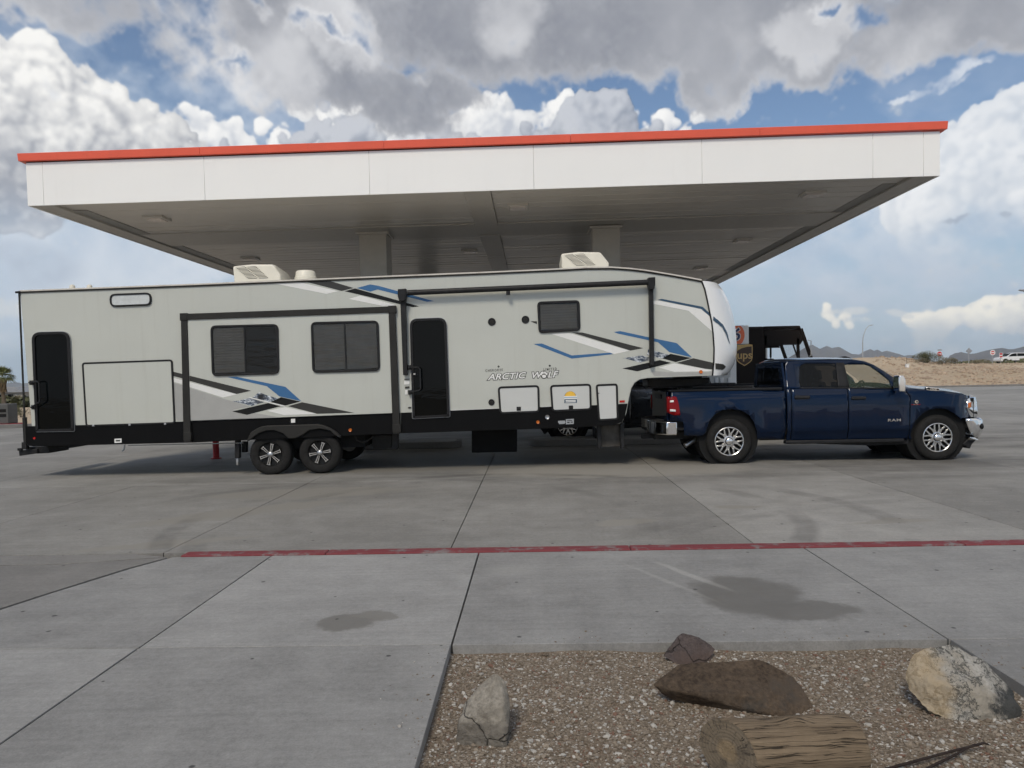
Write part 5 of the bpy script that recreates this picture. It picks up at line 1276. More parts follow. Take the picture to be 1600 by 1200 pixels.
def build_pickup():
    t = empty('pickup_truck', TO, rz=TH)
    nv = M['navy']
    # --- flanks
    arch_r = [(1046, 838), (1044, 770), (1020, 690), (975, 622), (905, 580), (815, 566), (735, 578), (668, 616), (622, 672), (603, 725), (592, 770)]
    panel('bed_side', t, zA([(278, 396), (700, 396), (1288, 402), (1291, 835)] + arch_r + [(560, 815), (392, 806), (386, 682), (268, 672), (262, 560), (268, 450)]), nv)
    panel('cab_corner', t, zA([(1302, 380), (1340, 380), (1342, 850), (1306, 850)]), nv, gap=.003)
    panel('rear_door', t, zA([(1344, 381)]) + zB([(360, 381), (362, 842)]) + zA([(1346, 850)]), nv)
    panel('front_door', t, zB([(364, 381), (800, 381), (868, 398), (905, 430), (925, 470), (922, 700), (905, 838), (366, 842)]), nv)
    arch_f = [(945, 840), (930, 800), (945, 740), (975, 675), (1030, 615), (1100, 575), (1175, 562), (1250, 572), (1320, 605), (1375, 655), (1388, 668)]
    panel('front_fender', t, zB([(868, 382), (905, 378), (1000, 384), (1200, 402), (1380, 428), (1452, 455), (1440, 480), (1436, 545), (1448, 585), (1462, 645), (1392, 650)] + arch_f[::-1] + [(912, 838), (926, 705), (929, 470), (908, 428), (884, 398)]), nv)
    panel('rocker_panel', t, zA([(1306, 852)]) + zB([(905, 842), (930, 845), (900, 880), (600, 893)]) + zA([(1308, 868)]), M['black_plastic'], off=.03, gap=.0)
    # running board
    a, b_ = T(1229, 693)[0], T(1415, 693)[0]
    for sg in (-1, 1):
        mb = MB().box(a, b_, *sorted((sg * .82, sg * .965)), .335, .40); mb.build('running_board', M['black_plastic'], t, bevel=.015)
    # --- greenhouse with window openings
    win_r = zA([(1432, 368), (1420, 330), (1424, 200), (1440, 172), (1470, 160)]) + zB([(255, 156), (264, 170), (284, 365), (278, 374)])
    win_f = zB([(392, 374), (372, 350), (338, 178), (345, 166), (520, 164), (570, 180), (640, 230), (705, 280), (742, 312), (762, 372), (755, 378)])
    shell = zA([(1302, 379), (1296, 200), (1300, 150), (1330, 138)]) + zB([(0, 128), (430, 126), (520, 140), (600, 172), (700, 232), (790, 292), (830, 340), (868, 380)])
    panel('cab_side', t, shell, nv, holes=(win_r, win_f), gap=.0, th=.035, step=.12)
    panel('rear_side_window', t, win_r, M['glass_car'], off=.012, gap=-.004, th=0); panel('front_side_window', t, win_f, M['glass_clear'], off=.012, gap=-.004, th=0)
    panel('door_pillar', t, zB([(262, 152), (336, 152), (390, 378), (284, 378)]), M['black_plastic'], off=-.003, gap=.002, th=.006)
    panel('window_sill_trim', t, zA([(1425, 371)]) + zB([(765, 375), (768, 384)]) + zA([(1428, 382)]), M['black_plastic'], off=-.006, gap=.0, th=.01)
    # --- roof, windscreen, hood, cowl
    def roofz(u, v): return T(u, v, -.74)
    ra = [roofz(*p) for p in zA([(1285, 150), (1300, 133)]) + zB([(0, 118), (200, 114), (420, 116), (520, 134)])]
    rows = []
    for x, z in ra:
        y0 = -1.0 + ys(x, z) ; rows.append([(x, y0 * (1 - 2 * j / 14), z - .012 + .045 * (1 - abs(1 - 2 * j / 14) ** 2.4)) for j in range(15)])
    MB().grid(rows).build('roof', nv, t, smooth=60)
    wsa = [roofz(*p) for p in zB([(520, 134), (600, 172), (700, 232), (790, 292), (870, 362)])]
    rows = []
    for i, (x, z) in enumerate(wsa):
        y0 = -1.0 + ys(x, z) + .01; bow = .10 + .03 * i
        rows.append([(x + bow * (1 - (1 - 2 * j / 14) ** 2), y0 * (1 - 2 * j / 14), z + .030 * (1 - abs(1 - 2 * j / 14) ** 2.4)) for j in range(15)])
    MB().grid(rows).build('windscreen', M['glass_clear'], t, smooth=60)
    ho = [T(*p, -.86) for p in zB([(868, 384), (905, 379), (1000, 385), (1200, 402), (1380, 427), (1450, 452)])]
    cz = [T(*p, 0) for p in zB([(850, 322), (905, 326), (1000, 338), (1200, 354), (1380, 376), (1475, 408)])]
    rows = []
    for i, ((x, z), (xc, zc_)) in enumerate(zip(ho, cz)):
        y0 = -1.0 + ys(x, z) + .002; fx = 0.16 * (i / 5) ** 3; row = []
        for j in range(25):
            q = 1 - 2 * j / 24; k = 1 - abs(q) ** 3.0; bl = .018 * sst(-abs(q), -.55, -.40)
            row.append((x + fx * k, y0 * q, z + (max(z + .02, zc_ - .03) - z) * k + bl * min(1, i / 1.5)))
        rows.append(row)
    last = rows[-1]; rows.append([(p[0] + .035, p[1] * .99, p[2] - .05) for p in last])
    MB().grid(rows).build('hood', nv, t, smooth=50)
    MB().grid([[(rows[0][j][0] - .22 if i == 0 else rows[0][j][0], rows[0][j][1], rows[0][j][2] + (.03 if i == 0 else -.006)) for j in range(25)] for i in (0, 1)]).build('cowl', M['black_plastic'], t, smooth=60)
    # --- front end: grille, lamps, bumper
    xg = last[12][0] + .015; zt_ = last[12][2] - .06
    gr = MB().box(xg - .10, xg + .01, -.60, .60, .80, zt_).build('grille', M['black_plastic'], t, bevel=.02)
    MB().ring([(-.62, .78), (.62, .78), (.62, zt_ + .02), (-.62, zt_ + .02)], [(-.54, .85), (.54, .85), (.54, zt_ - .05), (-.54, zt_ - .05)], xg - .02, xg + .04, 'x').build('grille_surround', M['chrome'], gr, bevel=.01)
    for k in range(4): z_ = .88 + k * (zt_ - .96) / 4; MB().box(xg, xg + .022, -.53, .53, z_, z_ + .03).build('grille_bar', M['chrome'], gr, bevel=.006)
    lamp = zB([(1446, 474), (1462, 466), (1530, 456), (1546, 500), (1546, 600), (1536, 640), (1468, 642), (1452, 590), (1440, 548)])
    hl = panel('headlight', t, lamp, M['chrome'], off=-.004, gap=.001, th=.05, step=.05)
    for k, h in enumerate(hl):
        sg = 1 if k == 0 else -1
        for pl_, m_, nm, of in ((zB([(1450, 512), (1478, 505), (1478, 548), (1455, 560), (1448, 545)]), M['amber'], 'turn_lamp', -.010), (zB([(1484, 500), (1530, 480), (1536, 545), (1500, 556), (1484, 545)]), M['lamp_clear'], 'lamp_lens', -.016), (zB([(1452, 568), (1475, 570), (1500, 596), (1535, 590), (1540, 612), (1495, 606), (1470, 580)]), M['dark_gap'], 'lamp_bezel', -.010)):
            o = panel(nm, h, pl_, m_, off=of, gap=0, th=.004, step=.05, both=False)
            if sg < 0: o.data.transform(Matrix.Diagonal((1, -1, 1, 1))); o.data.flip_normals()
    MB().box(xg - .35, xg - .05, -.80, .80, .55, zt_ - .02).build('radiator_support', M['dark_gap'], t)
    bp = [T(*p, -.9) for p in zB([(1400, 650), (1545, 648), (1562, 668), (1560, 760), (1530, 815), (1435, 838)])]
    x_back = bp[0][0]; prof = [(bp[1][0] - .02, bp[1][1] + .003), (bp[2][0], bp[2][1]), (bp[3][0], bp[3][1]), (bp[4][0], bp[4][1]), (bp[5][0] + .03, bp[5][1])]
    rows = []
    for j in range(41):
        w_ = 1 - 2 * j / 40; q = abs(w_); back = .0 if q < .9 else 0; row = []
        a_ = min(1, max(0, (q - .72) / .28)); ang_ = a_ * math.pi / 2
        for (x, z) in prof:
            xx_ = x + .10 - (.10 + (x - x_back) * .62) * (1 - math.cos(ang_)) if a_ > 0 else x + .10
            yy_ = math.copysign(.72 * .985 + (.985 * .28) * math.sin(ang_), w_) if a_ > 0 else w_ * .985
            row.append((xx_, -yy_, z))
        rows.append(row)
    # returns along the flanks
    for end, pos in ((rows[0], 0), (rows[-1], len(rows))):
        bk = [(x_back + (0.0 if i < 2 else .07 * (i - 1)), p[1], p[2]) for i, p in enumerate(end)]
        rows.insert(0, bk) if pos == 0 else rows.append(bk)
    fb = MB().grid(rows).build('front_bumper', M['chrome'], t, smooth=50); fb.modifiers.new('thick', 'SOLIDIFY').thickness = .02
    for sg in (-1, 1):
        q = T(*zB([(1537, 722)])[0], -.93); MB().lathe([(.055, -.02), (.055, .02), (.045, .03), (.0001, .02)], (q[0] + .055, sg * .90, q[1]), 'x', 20).build('fog_lamp', M['black_plastic'], fb, smooth=40)
    va = [T(*p, -.9) for p in zB([(1385, 880), (1432, 838), (1530, 818), (1470, 880), (1455, 918), (1425, 915), (1420, 900)])]
    MB().prism(va, -.93, .93).build('air_dam', M['black_plastic'], t, bevel=.012)
    # --- bed: floor, inner walls, rails, tailgate, rear bumper
    x0, x1 = T(1046, 640)[0], T(1225, 640)[0]; ztop = T(1140, 609)[1]
    bed = MB().box(x0 + .06, x1 - .02, -.90, .90, .62, .66).build('bed_floor', M['black_metal'], t)
    MB().box(x1 - .05, x1 - .01, -.90, .90, .66, ztop - .03).build('bed_front_wall', nv, t)
    for sg in (-1, 1):
        MB().box(x0 + .05, x1 - .02, *sorted((sg * .80, sg * .84)), .66, ztop - .01).build('bed_inner_wall', M['black_metal'], t)
        MB().prism([(x0 + .01, ztop - .02), (x1 - .01, ztop - .02), (x1 - .01, ztop + .022), (x0 + .01, ztop + .020)], *sorted((sg * .79, sg * .945)), 'y').build('bed_rail_cap', M['black_plastic'], t, bevel=.012)
        for (xa) in (XR, XF):
            MB().lathe([(.53, 0), (.53, .45)], (xa, .46 if sg > 0 else -.91, .44), 'y', 28).build('wheel_housing', M['dark_gap'], t, smooth=60)
    tg = MB().box(x0 - .015, x0 + .06, -.80, .80, .66, ztop - .005).build('tailgate', nv, t, bevel=.02)
    MB().box(x0 - .028, x0 - .014, -.30, .30, ztop - .16, ztop - .08).build('tailgate_handle', M['black_plastic'], tg, bevel=.01)
    tl = zA([(262, 468), (300, 452), (326, 458), (345, 520), (358, 600), (360, 622), (300, 622), (258, 604)])
    for k, h in enumerate(panel('tail_light', t, tl, M['red_lamp'], off=-.014, gap=0, th=.07, step=.05)):
        for pl_ in (zA([(268, 490), (300, 486), (302, 504), (268, 508)]), zA([(268, 568), (318, 572), (320, 592), (268, 588)])):
            o = panel('reverse_lamp', h, pl_, M['d_white'], off=-.022, gap=0, th=.006, step=.05, both=False)
            if k: o.data.transform(Matrix.Diagonal((1, -1, 1, 1))); o.data.flip_normals()
        sg = -1 if k == 0 else 1; z0, z1 = T(1046, 645)[1], T(1046, 620)[1]
        MB().box(x0 - .03, x0 + .05, *sorted((sg * .80, sg * .955)), z0, z1).build('lamp_wrap', M['red_lamp'], h, bevel=.02)
    bz0, bz1 = T(1055, 680)[1], T(1055, 659)[1]
    rb = MB().prism([(x0 - .26, -.62), (x0 - .26, .62), (x0 - .18, .80), (x0 - .04, .97), (x0 + .14, .985), (x0 + .14, .93), (x0 + .0, .85), (x0 - .02, -.85), (x0 + .14, -.93), (x0 + .14, -.985), (x0 - .04, -.97), (x0 - .18, -.80)], bz0, bz1, 'z').build('rear_bumper', M['chrome'], t, bevel=.02)
    MB().box(x0 - .245, x0 - .03, -.66, .66, bz1 + .002, bz1 + .02).build('bumper_step', M['black_plastic'], rb, bevel=.006)
    MB().box(x0 - .36, x0 - .1, -.05, .05, .40, .50).build('hitch_tube', M['black_metal'], t, bevel=.008)
    MB().box(x0 - .18, XF + .2, -.45, -.35, .42, .56).build('frame_rail', M['black_metal'], t); MB().box(x0 - .18, XF + .2, .35, .45, .42, .56).build('frame_rail', M['black_metal'], t)
    MB().tube([(XR, -.7, .42), (XR, .7, .42)], [.06, .06], 10).build('rear_axle', M['black_metal'], t, smooth=60); MB().tube([(XF, -.7, .42), (XF, .7, .42)], .05, 10).build('front_axle', M['black_metal'], t, smooth=60)
    q0, q1 = T(1086, 685, -.7), T(1072, 696, -.7); MB().tube([(XR - .1, -.62, .50), (q0[0], -.68, q0[1] - .02), (q1[0] - .03, -.74, q1[1])], .045, 14).build('exhaust_pipe', M['steel'], t, smooth=60)
    MB().box(XR + .6, XF - .5, -.8, .8, .40, .50).build('underbody', M['dark_gap'], t)
    # hitch mounted in the bed
    MB().prism([(XR - .25, .66), (XR + .25, .66), (XR + .16, 1.02), (XR - .16, 1.02)], -.35, .35).build('hitch_head', M['black_metal'], t, bevel=.02)
    # --- cab inside
    xc0, xc1 = T(1228, 640)[0], T(1420, 640)[0]
    MB().box(xc0 + .03, xc1 - .25, -.84, .84, .50, .62).build('cab_floor', M['interior'], t)
    ra0 = ra[0]; zb = ztop + .03
    back = MB(); back.ring([(-.90, .62), (.90, .62), (.90, zb), (.74, ra0[1]), (-.74, ra0[1]), (-.90, zb)][::1], [(-.72, zb + .02), (.72, zb + .02), (.73, zb + .03), (.60, ra0[1] - .10), (-.60, ra0[1] - .10), (-.73, zb + .03)], xc0 + .005, xc0 + .04, 'x')
    back.build('cab_back', nv, t); 
    MB().prism([(-.74, zb + .015), (.74, zb + .015), (.62, ra0[1] - .09), (-.62, ra0[1] - .09)], xc0 + .012, xc0 + .018, 'x').build('rear_window', M['glass_car'], t)
    for xs_, n_ in ((xc0 + .25, 3), (xc0 + 1.18, 2)):
        for k in range(n_):
            yc = (-.48, .48)[k] if n_ == 2 else (-.5, 0, .5)[k]; hw = .25 if n_ == 2 else .22
            sb = MB().prism([(xs_ - .06, .85), (xs_ + .12, .82), (xs_ + .02, 1.42), (xs_ - .10, 1.42)], yc - hw, yc + hw).build('seat_back', M['seat'], t, bevel=.04)
            MB().prism([(xs_ - .10, 1.46), (xs_ + .0, 1.46), (xs_ - .02, 1.64), (xs_ - .11, 1.64)], yc - .13, yc + .13).build('headrest', M['seat'], sb, bevel=.03)
            MB().prism([(xs_ - .02, .70), (xs_ + .52, .72), (xs_ + .52, .86), (xs_, .86)], yc - hw, yc + hw).build('seat_cushion', M['seat'], sb, bevel=.04)
    xd_ = T(1402, 600)[0]; MB().prism([(xd_ - .42, 1.02), (xd_ - .02, .95), (xd_ + .22, 1.18), (xd_ + .12, 1.27), (xd_ - .30, 1.29)], -.80, .80).build('dashboard', M['interior'], t, bevel=.03)
    sw = T(1372, 604, -.4); c_ = (sw[0], .42, 1.24); path = [(c_[0] + .07 * math.sin(k * math.pi / 12), c_[1] + .19 * math.cos(k * math.pi / 12), c_[2] + .175 * math.sin(k * math.pi / 12)) for k in range(24)]
    # seen from the right-hand flank the wheel stands behind the passenger seat
    MB().tube(path, .016, 8, closed=True).tube([(c_[0], c_[1] - .18, c_[2]), (c_[0] + .01, c_[1], c_[2]), (c_[0], c_[1] + .18, c_[2])], .018, 6).tube([c_, (c_[0] + .2, c_[1], c_[2] - .12)], .03, 8).build('steering_wheel', M['interior'], t, smooth=60)
    # --- handles, mirrors, badges, roof lamps
    for nm, pts in (('door_handle', zA([(1382, 450), (1395, 444), (1515, 446), (1522, 456), (1515, 474), (1395, 476), (1382, 468)])), ('door_handle', zB([(406, 458), (416, 452), (530, 454), (536, 462), (530, 480), (416, 482), (406, 474)]))):
        panel(nm, t, pts, M['black_plastic'], off=-.028, gap=0, th=.03, step=.2)
    mp = zB([(798, 285), (806, 266), (838, 268), (856, 300), (858, 400), (846, 412), (800, 408), (796, 350)])
    for sg in (-1, 1):
        P_ = [T(*p, -1.12) for p in mp]; mid = [tuple(sum(q[i] for q in P_) / len(P_) for i in (0, 1))][0]
        mr = MB().prism(P_, *sorted((sg * 1.02, sg * 1.24))).build('mirror', M['chrome'], t, bevel=.03, seg=3)
        MB().prism([(mid[0] - .03, mid[1] - .12), (mid[0] + .05, mid[1] - .12), (mid[0] + .05, mid[1] - .05), (mid[0] - .03, mid[1] - .05)], *sorted((sg * .86, sg * 1.03))).build('mirror_arm', M['black_plastic'], mr, bevel=.01)
        MB().prism([(P_[0][0] - .006, P_[-1][1] + .03), (P_[0][0] - .001, P_[-1][1] + .03), (P_[0][0] + .002, P_[1][1] - .03), (P_[0][0] - .003, P_[1][1] - .03)], *sorted((sg * 1.04, sg * 1.22))).build('mirror_glass', M['chrome'], mr)
    q = roofz(*zB([(478, 112)])[0]); MB().prism([(q[0] - .20, q[1] - .02), (q[0] + .20, q[1] - .06), (q[0] + .10, q[1] + .03), (q[0] + .02, q[1] + .055), (q[0] - .08, q[1] + .03)], -.10, .10).build('roof_lamp_housing', M['black_plastic'], t, bevel=.025, seg=3)
    return t
truck = build_pickup()
for x, ry in ((XR, .18), (XF, .36)):
    wheel_eight(truck, (x, -.985, .405), ry=ry)
    e = wheel_eight(truck, (x, .985, .405), ry=0); e.rotation_euler = (0, 0, math.pi)
dark_kids = [c for c in truck.children]
def badge(body, u, v, size, m_, sx=1.0, sp=1.0, off=.0, y=-.004):
    x, z = Ts(u, v); return text_mesh(body, size, M[m_], truck, (x, -1.0 + ys(x, z) + y, z), 'badge', 0, off, sx, .002, (1, 0, 0), (0, 0, 1), sp)
u, v = zB([(784, 666)])[0]; badge('RAM', u, v, .062, 'chrome', 1.75, 1.15, .0016)
u, v = zB([(982, 502)])[0]; x, z = Ts(u, v)
cb = MB().ring([(x + .032 * math.cos(a * .3142), z + .030 * math.sin(a * .3142)) for a in range(20)], [(x + .008 + .015 * math.cos(a * .3142), z + .014 * math.sin(a * .3142)) for a in range(20)], -1.006 + ys(x, z), -.998 + ys(x, z)).build('engine_badge', M['chrome'], truck)
x, z = Ts(*zB([(978, 525)])[0]); yb = -1.0 + ys(x, z); MB().box(x - .085, x + .075, yb - .006, yb + .004, z - .010, z + .004).build('badge_bar', M['red_lamp'], cb)
text_mesh('TURBO DIESEL', .016, M['chrome'], cb, (x - .005, yb - .008, z - .003), 'badge_print', 0, 0, .9, .0006)
pts = [T(*p, -.93) for p in zB([(1062, 376), (1072, 368), (1172, 378), (1184, 388), (1180, 402), (1168, 406), (1076, 400), (1062, 392)])]
hb = MB().prism(pts, -.962, -.90).build('hood_badge', M['chrome'], truck, bevel=.006); MB().prism(inset(pts, .014), -.966, -.95).build('badge_field', M['rim_black'], hb)
cxx, czz = sum(p[0] for p in pts) / 8, sum(p[1] for p in pts) / 8; text_mesh('2500', .050, M['chrome'], hb, (cxx, -.968, czz - .002), 'badge_print', .15, .001, 1.25, .001, (.995, 0, -.08), (.08, 0, .995))
tag(truck, 'dark blue crew-cab pickup truck with chrome wheels, hitched under the trailer nose', 'pickup truck', 'pickup trucks')
# the darker pickup at the next pump lane, facing the other way, seen under the trailer nose
pk = ground(888, 690); wb = XF - XR; mid_x = (XF + XR) / 2
t2 = copy_tree(truck); t2.rotation_euler = (0, 0, math.pi)
t2.location = (pk.x + XF, pk.y + 1.0, 0)
M['black_paint'] = mat('black_car_paint', (.010, .011, .014), .3, var=.1, coat=1.0)
def repaint(o):
    for c in list(o.children):
        if c.name.split('.')[0] in ('badge', 'engine_badge', 'hood_badge', 'hitch_head'):
            for d in list(c.children_recursive): bpy.data.objects.remove(d)
            bpy.data.objects.remove(c); continue
        if c.type == 'MESH' and c.material_slots and c.material_slots[0].material == M['navy']:
            c.material_slots[0].link = 'OBJECT'; c.material_slots[0].material = M['black_paint']
        repaint(c)
repaint(t2)
tag(t2, 'black pickup truck glimpsed behind the trailer, between its front end and the blue truck', 'pickup truck', 'pickup trucks')
# ------------------------------------------------------------------ forecourt: islands, pump, bollard, delivery van
M['isl'] = concrete('island_concrete', (.15, .145, .14), (.22, .215, .205), .2, spots=.5)
for s0_, s1_, lab in ((-5.6, -1.7, 'concrete pump island under the left canopy column, behind the trailer'), (-.1, 3.7, 'concrete pump island under the right canopy column, behind the trailer')):
    c = unslab((s0_ + s1_) / 2, 17.53); e = empty('pump_island', c, rz=-SA)
    o = round_poly([((s0_ - s1_) / 2, -.5), ((s1_ - s0_) / 2, -.5), ((s1_ - s0_) / 2, .5), ((s0_ - s1_) / 2, .5)], .45, 8)
    MB().prism(o, .0, .15, 'z').build('island_kerb', M['isl'], e, bevel=.02); MB().prism(inset(o, .12), .148, .155, 'z').build('island_top', M['apron'], e)
    tag(e, lab, 'pump island', 'pump islands')
M['pump_grey'] = mat('pump_grey', (.55, .55, .53), .4, var=.04); M['pump_white'] = mat('pump_white', (.80, .80, .79), .35, var=.03); M['sign_orange'] = mat('sign_orange', (.85, .17, .06), .35, var=.04); M['sign_navy'] = mat('sign_navy', (.025, .03, .12), .35, var=.04); M['screen'] = mat('dark_screen', (.02, .025, .025), .15, var=.1)
PY = 20.6
def PB(u, v): p = at(u, v, PY); return p
pb = PB(1133, 560); pump = empty('fuel_pump', (pb.x, PY, 0))
def ppx(u0, u1, v0, v1): a, b_ = PB(u0, v1), PB(u1, v0); return a.x - pb.x, b_.x - pb.x, a.z, b_.z
x0, x1, z0, z1 = ppx(1112, 1142, 563, 600)
MB().box(x0 - .12, x1, 0, .6, .15, z1).build('cabinet', M['pump_grey'], pump, bevel=.02)
MB().box(x0 - .3, x1 + .3, -.25, .85, .0, .148).build('plinth', M['isl'], pump, bevel=.02)
MB().box(*ppx(1119, 1134, 571, 578)[:2], -.012, .01, *ppx(1119, 1134, 571, 578)[2:]).build('display', M['screen'], pump, bevel=.004)
for u in (1117, 1125, 1137): a, b_, c, d = ppx(u, u + 5, 590, 598); MB().box(a, b_, -.03, .01, c, d).build('grade_button', M['pump_white'], pump, bevel=.005)
for u0, u1 in ((1141, 1152), (1112, 1116)): a, b_, c, d = ppx(u0, u1, 538, 600); MB().box(a, b_, .1, .5, .15, d).build('sign_post', M['pump_white'], pump, bevel=.015)
a, b_, c, d = ppx(1120, 1171, 508, 538.5); sgn = MB().box(a, b_, .05, .5, c, d).build('sign_box', M['pump_white'], pump, bevel=.02)
cx, _, cz_, _ = ppx(1143, 1144, 523, 523.5); rr = 21 / F * PY
disc_ = [(cx + rr * math.cos(2 * math.pi * k / 40), max(c + .01, min(d - .01, cz_ + rr * math.sin(2 * math.pi * k / 40)))) for k in range(40)]
MB().prism(disc_, .036, .052).build('sign_disc', M['sign_orange'], sgn)
for body, m_, of, y in (('76', 'd_white', .030, .034), ('76', 'sign_navy', .010, .031)): text_mesh(body, .47, M[m_], sgn, (cx + .01, y, cz_), 'sign_number', .15, of, 1.0, .001)
MB().tube([(x0 - .05, -.03, 1.35), (x0 - .10, -.10, 1.5), (x0 - .16, -.12, 1.1), (x0 - .12, -.10, .5), (x0 - .05, -.03, .9)], .02, 8).build('hose', M['black_plastic'], pump, smooth=60)
tag(pump, 'fuel pump with an orange disc sign numbered 76, behind the trailer nose', 'fuel pump')
q = ground(338, 716.5); bo = empty('bollard', q)
MB().lathe([(.065, 0), (.065, 1.02), (.055, 1.06), (.0001, 1.08)], (0, 0, 0), 'z', 18).build('post', M['red_paint'], bo, smooth=40); MB().lathe([(.11, 0), (.11, .02), (.066, .025)], (0, 0, 0), 'z', 18, caps=False).build('base_plate', M['red_paint'], bo, smooth=40)
tag(bo, 'red steel bollard behind the trailer, left of its wheels', 'bollard')

VY = 24.0
M['brown'] = mat('dark_brown_paint', (.012, .0085, .007), .5, var=.12, vscale=2, spec=.15, dirt=.10, dirtc=(.04, .03, .025)); M['gold'] = mat('gold_vinyl', (.56, .37, .13), .4, var=.05); M['shield_brown'] = mat('shield_brown', (.045, .018, .008), .35, var=.05)
M['glass_van'] = glass_mat('van_glass', (.03, .05, .045), .22, .02)
vb = at(1180, 560, VY); van = empty('delivery_van', (vb.x, VY, 0))
def V(u, v, dy=0.0): p = at(u, v, VY + dy); return (p.x - vb.x, p.z)
def VP(pts, dy=0.0): return [V(u, v, dy) for u, v in pts]
zr = V(1210, 509.5)[1]; xb = V(935, 560)[0]; xd0 = V(1195, 540)[0]; xfr = V(1250, 512)[0]; xws = V(1270, 558)[0]; xn = V(1286, 575)[0]; zs = V(1240, 562)[1]
WV = 2.25
MB().box(xb, xd0, 0, WV, .75, zr).build('cargo_body', M['brown'], van, bevel=.07, seg=3)
MB().box(xb + .1, xd0 + 1.6, .15, WV - .15, .45, .76).build('chassis', M['black_metal'], van)
MB().prism([(xd0 - .02, zr - .10), (xfr, zr - .10), (xfr + .06, zr - .16), (xfr, zr), (xd0 - .02, zr)], 0, WV).build('cab_roof', M['brown'], van, bevel=.05, seg=2)
MB().prism([(xd0 - .02, zr - .64), (xfr + .14, zr - .64), (xfr + .02, zr - .12), (xd0 - .02, zr - .12)], WV - .05, WV).build('cab_header', M['brown'], van)
MB().prism([(xd0 - .02, zr - .14), (xfr - .02, zr - .14), (xfr + .10, zr - .48), (xfr + .0, zr - .62), (xd0 - .02, zr - .62)], .0, .05).build('cab_header', M['brown'], van)
MB().prism([(xd0 - .02, .70), (xn - .05, .70), (xn, 1.15), (xws + .05, zs - .08), (xws, zs), (xd0 - .02, zs)], 0, WV).build('cab_lower', M['brown'], van, bevel=.04, seg=2)
def pillar(a, b_, y0, y1, w, nm='pillar', m_='brown'):
    d = Vector((b_[0] - a[0], b_[1] - a[1])).normalized(); n = Vector((-d.y, d.x)) * w
    MB().prism([(a[0] + n.x, a[1] + n.y), (a[0] - n.x, a[1] - n.y), (b_[0] - n.x, b_[1] - n.y), (b_[0] + n.x, b_[1] + n.y)], y0, y1).build(nm, M[m_], van, bevel=.012)
for y0, y1 in ((0, .07), (WV - .07, WV), (WV / 2 - .02, WV / 2 + .02)): pillar((xfr + .04, zr - .1), (xws - .03, zs), y0, y1, .055 if y0 != WV / 2 - .02 else .025)
pillar((V(1218, 541)[0], zr - .5), (V(1229, 562)[0], zs), WV - .06, WV, .04); pillar((xd0 + .03, zr - .3), (xd0 + .03, zs), 0, .06, .05); pillar((V(1247, 540)[0], zr - .4), (V(1248, 562)[0], zs), 0.0, .05, .05)
MB().add([(xfr + .05, .06, zr - .12), (xfr + .05, WV - .06, zr - .12), (xws - .02, WV - .06, zs), (xws - .02, .06, zs)], [(0, 1, 2, 3)]).build('windscreen', M['glass_van'], van)
for (u, v0, v1) in ((1197, 544, 560), (1203.5, 543, 559)):
    a = VP([(u - 1.2, v0), (u + 1.4, v0), (u + 1.4, v1), (u - 1.2, v1)], -.25); mr = MB().prism(a, -.32, -.24).build('door_mirror', M['pump_white'] if u < 1200 else M['black_plastic'], van, bevel=.02)
    MB().tube([(a[0][0] + .03, -.28, a[2][1]), (a[0][0] + .03, -.28, a[2][1] - .15), (a[0][0] + .1, .02, a[2][1] - .2)], .015, 6).build('mirror_arm', M['black_plastic'], mr)
q = VP([(1258, 532), (1263, 533), (1263, 556), (1260, 557)], .0); MB().tube([(x, -.22, z) for x, z in q], .014, 6).build('mirror_bracket', M['galv'], van, smooth=60)
seat = V(1222, 566); MB().box(seat[0] - .3, seat[0] + .25, WV - .9, WV - .4, 1.0, seat[1] + .15).build('driver_seat', M['interior'], van, bevel=.05)
for x in (xb + 1.3, xws - .25):
    for y0 in (.02, WV - .28):
        w_ = empty('wheel', (x, y0, .40)); w_.parent = van; tyre_mb(.40, .26, .21, 30).build('tyre', M['rubber'], w_, smooth=40)
        MB().lathe([(.21, .02), (.18, .04), (.08, .01), (.0001, .01)], (0, 0, 0), 'y', 20, caps=False).build('rim', M['galv'], w_, smooth=40)
# shield on the flank
sc_ = V(1163, 555); kx = 1 / F * VY
def shp(k): return [(sc_[0] + x * k * kx, sc_[1] - y * k * kx) for x, y in ((-12.8, -16), (-6, -17.6), (0, -18), (6, -17.6), (12.8, -16), (12.8, 4), (11.5, 8.5), (8, 12), (0, 17), (-8, 12), (-11.5, 8.5), (-12.8, 4))]
sh = MB().prism(shp(1.0), -.006, -.001).build('shield_emblem', M['gold'], van); MB().prism(shp(.90), -.010, -.005).build('shield_field', M['shield_brown'], sh)
MB().prism([(sc_[0] + x * kx, sc_[1] - y * kx) for x, y in ((-11.4, -14.6), (-5, -15.9), (0, -16.2), (6, -15.8), (11.4, -14.6), (11.4, -13.6), (4, -13.0), (-4, -11.0), (-9, -8.4), (-11.4, -6.4))], -.013, -.009).build('shield_arc', M['gold'], sh)
text_mesh('ups', 17.5 * kx, M['gold'], sh, (sc_[0] + .3 * kx, -.012, sc_[1] - .2 * kx), 'shield_letters', 0, .006, 1.0, .002)
tag(van, 'dark brown delivery step van with a gold shield emblem, behind the trailer nose', 'delivery van')

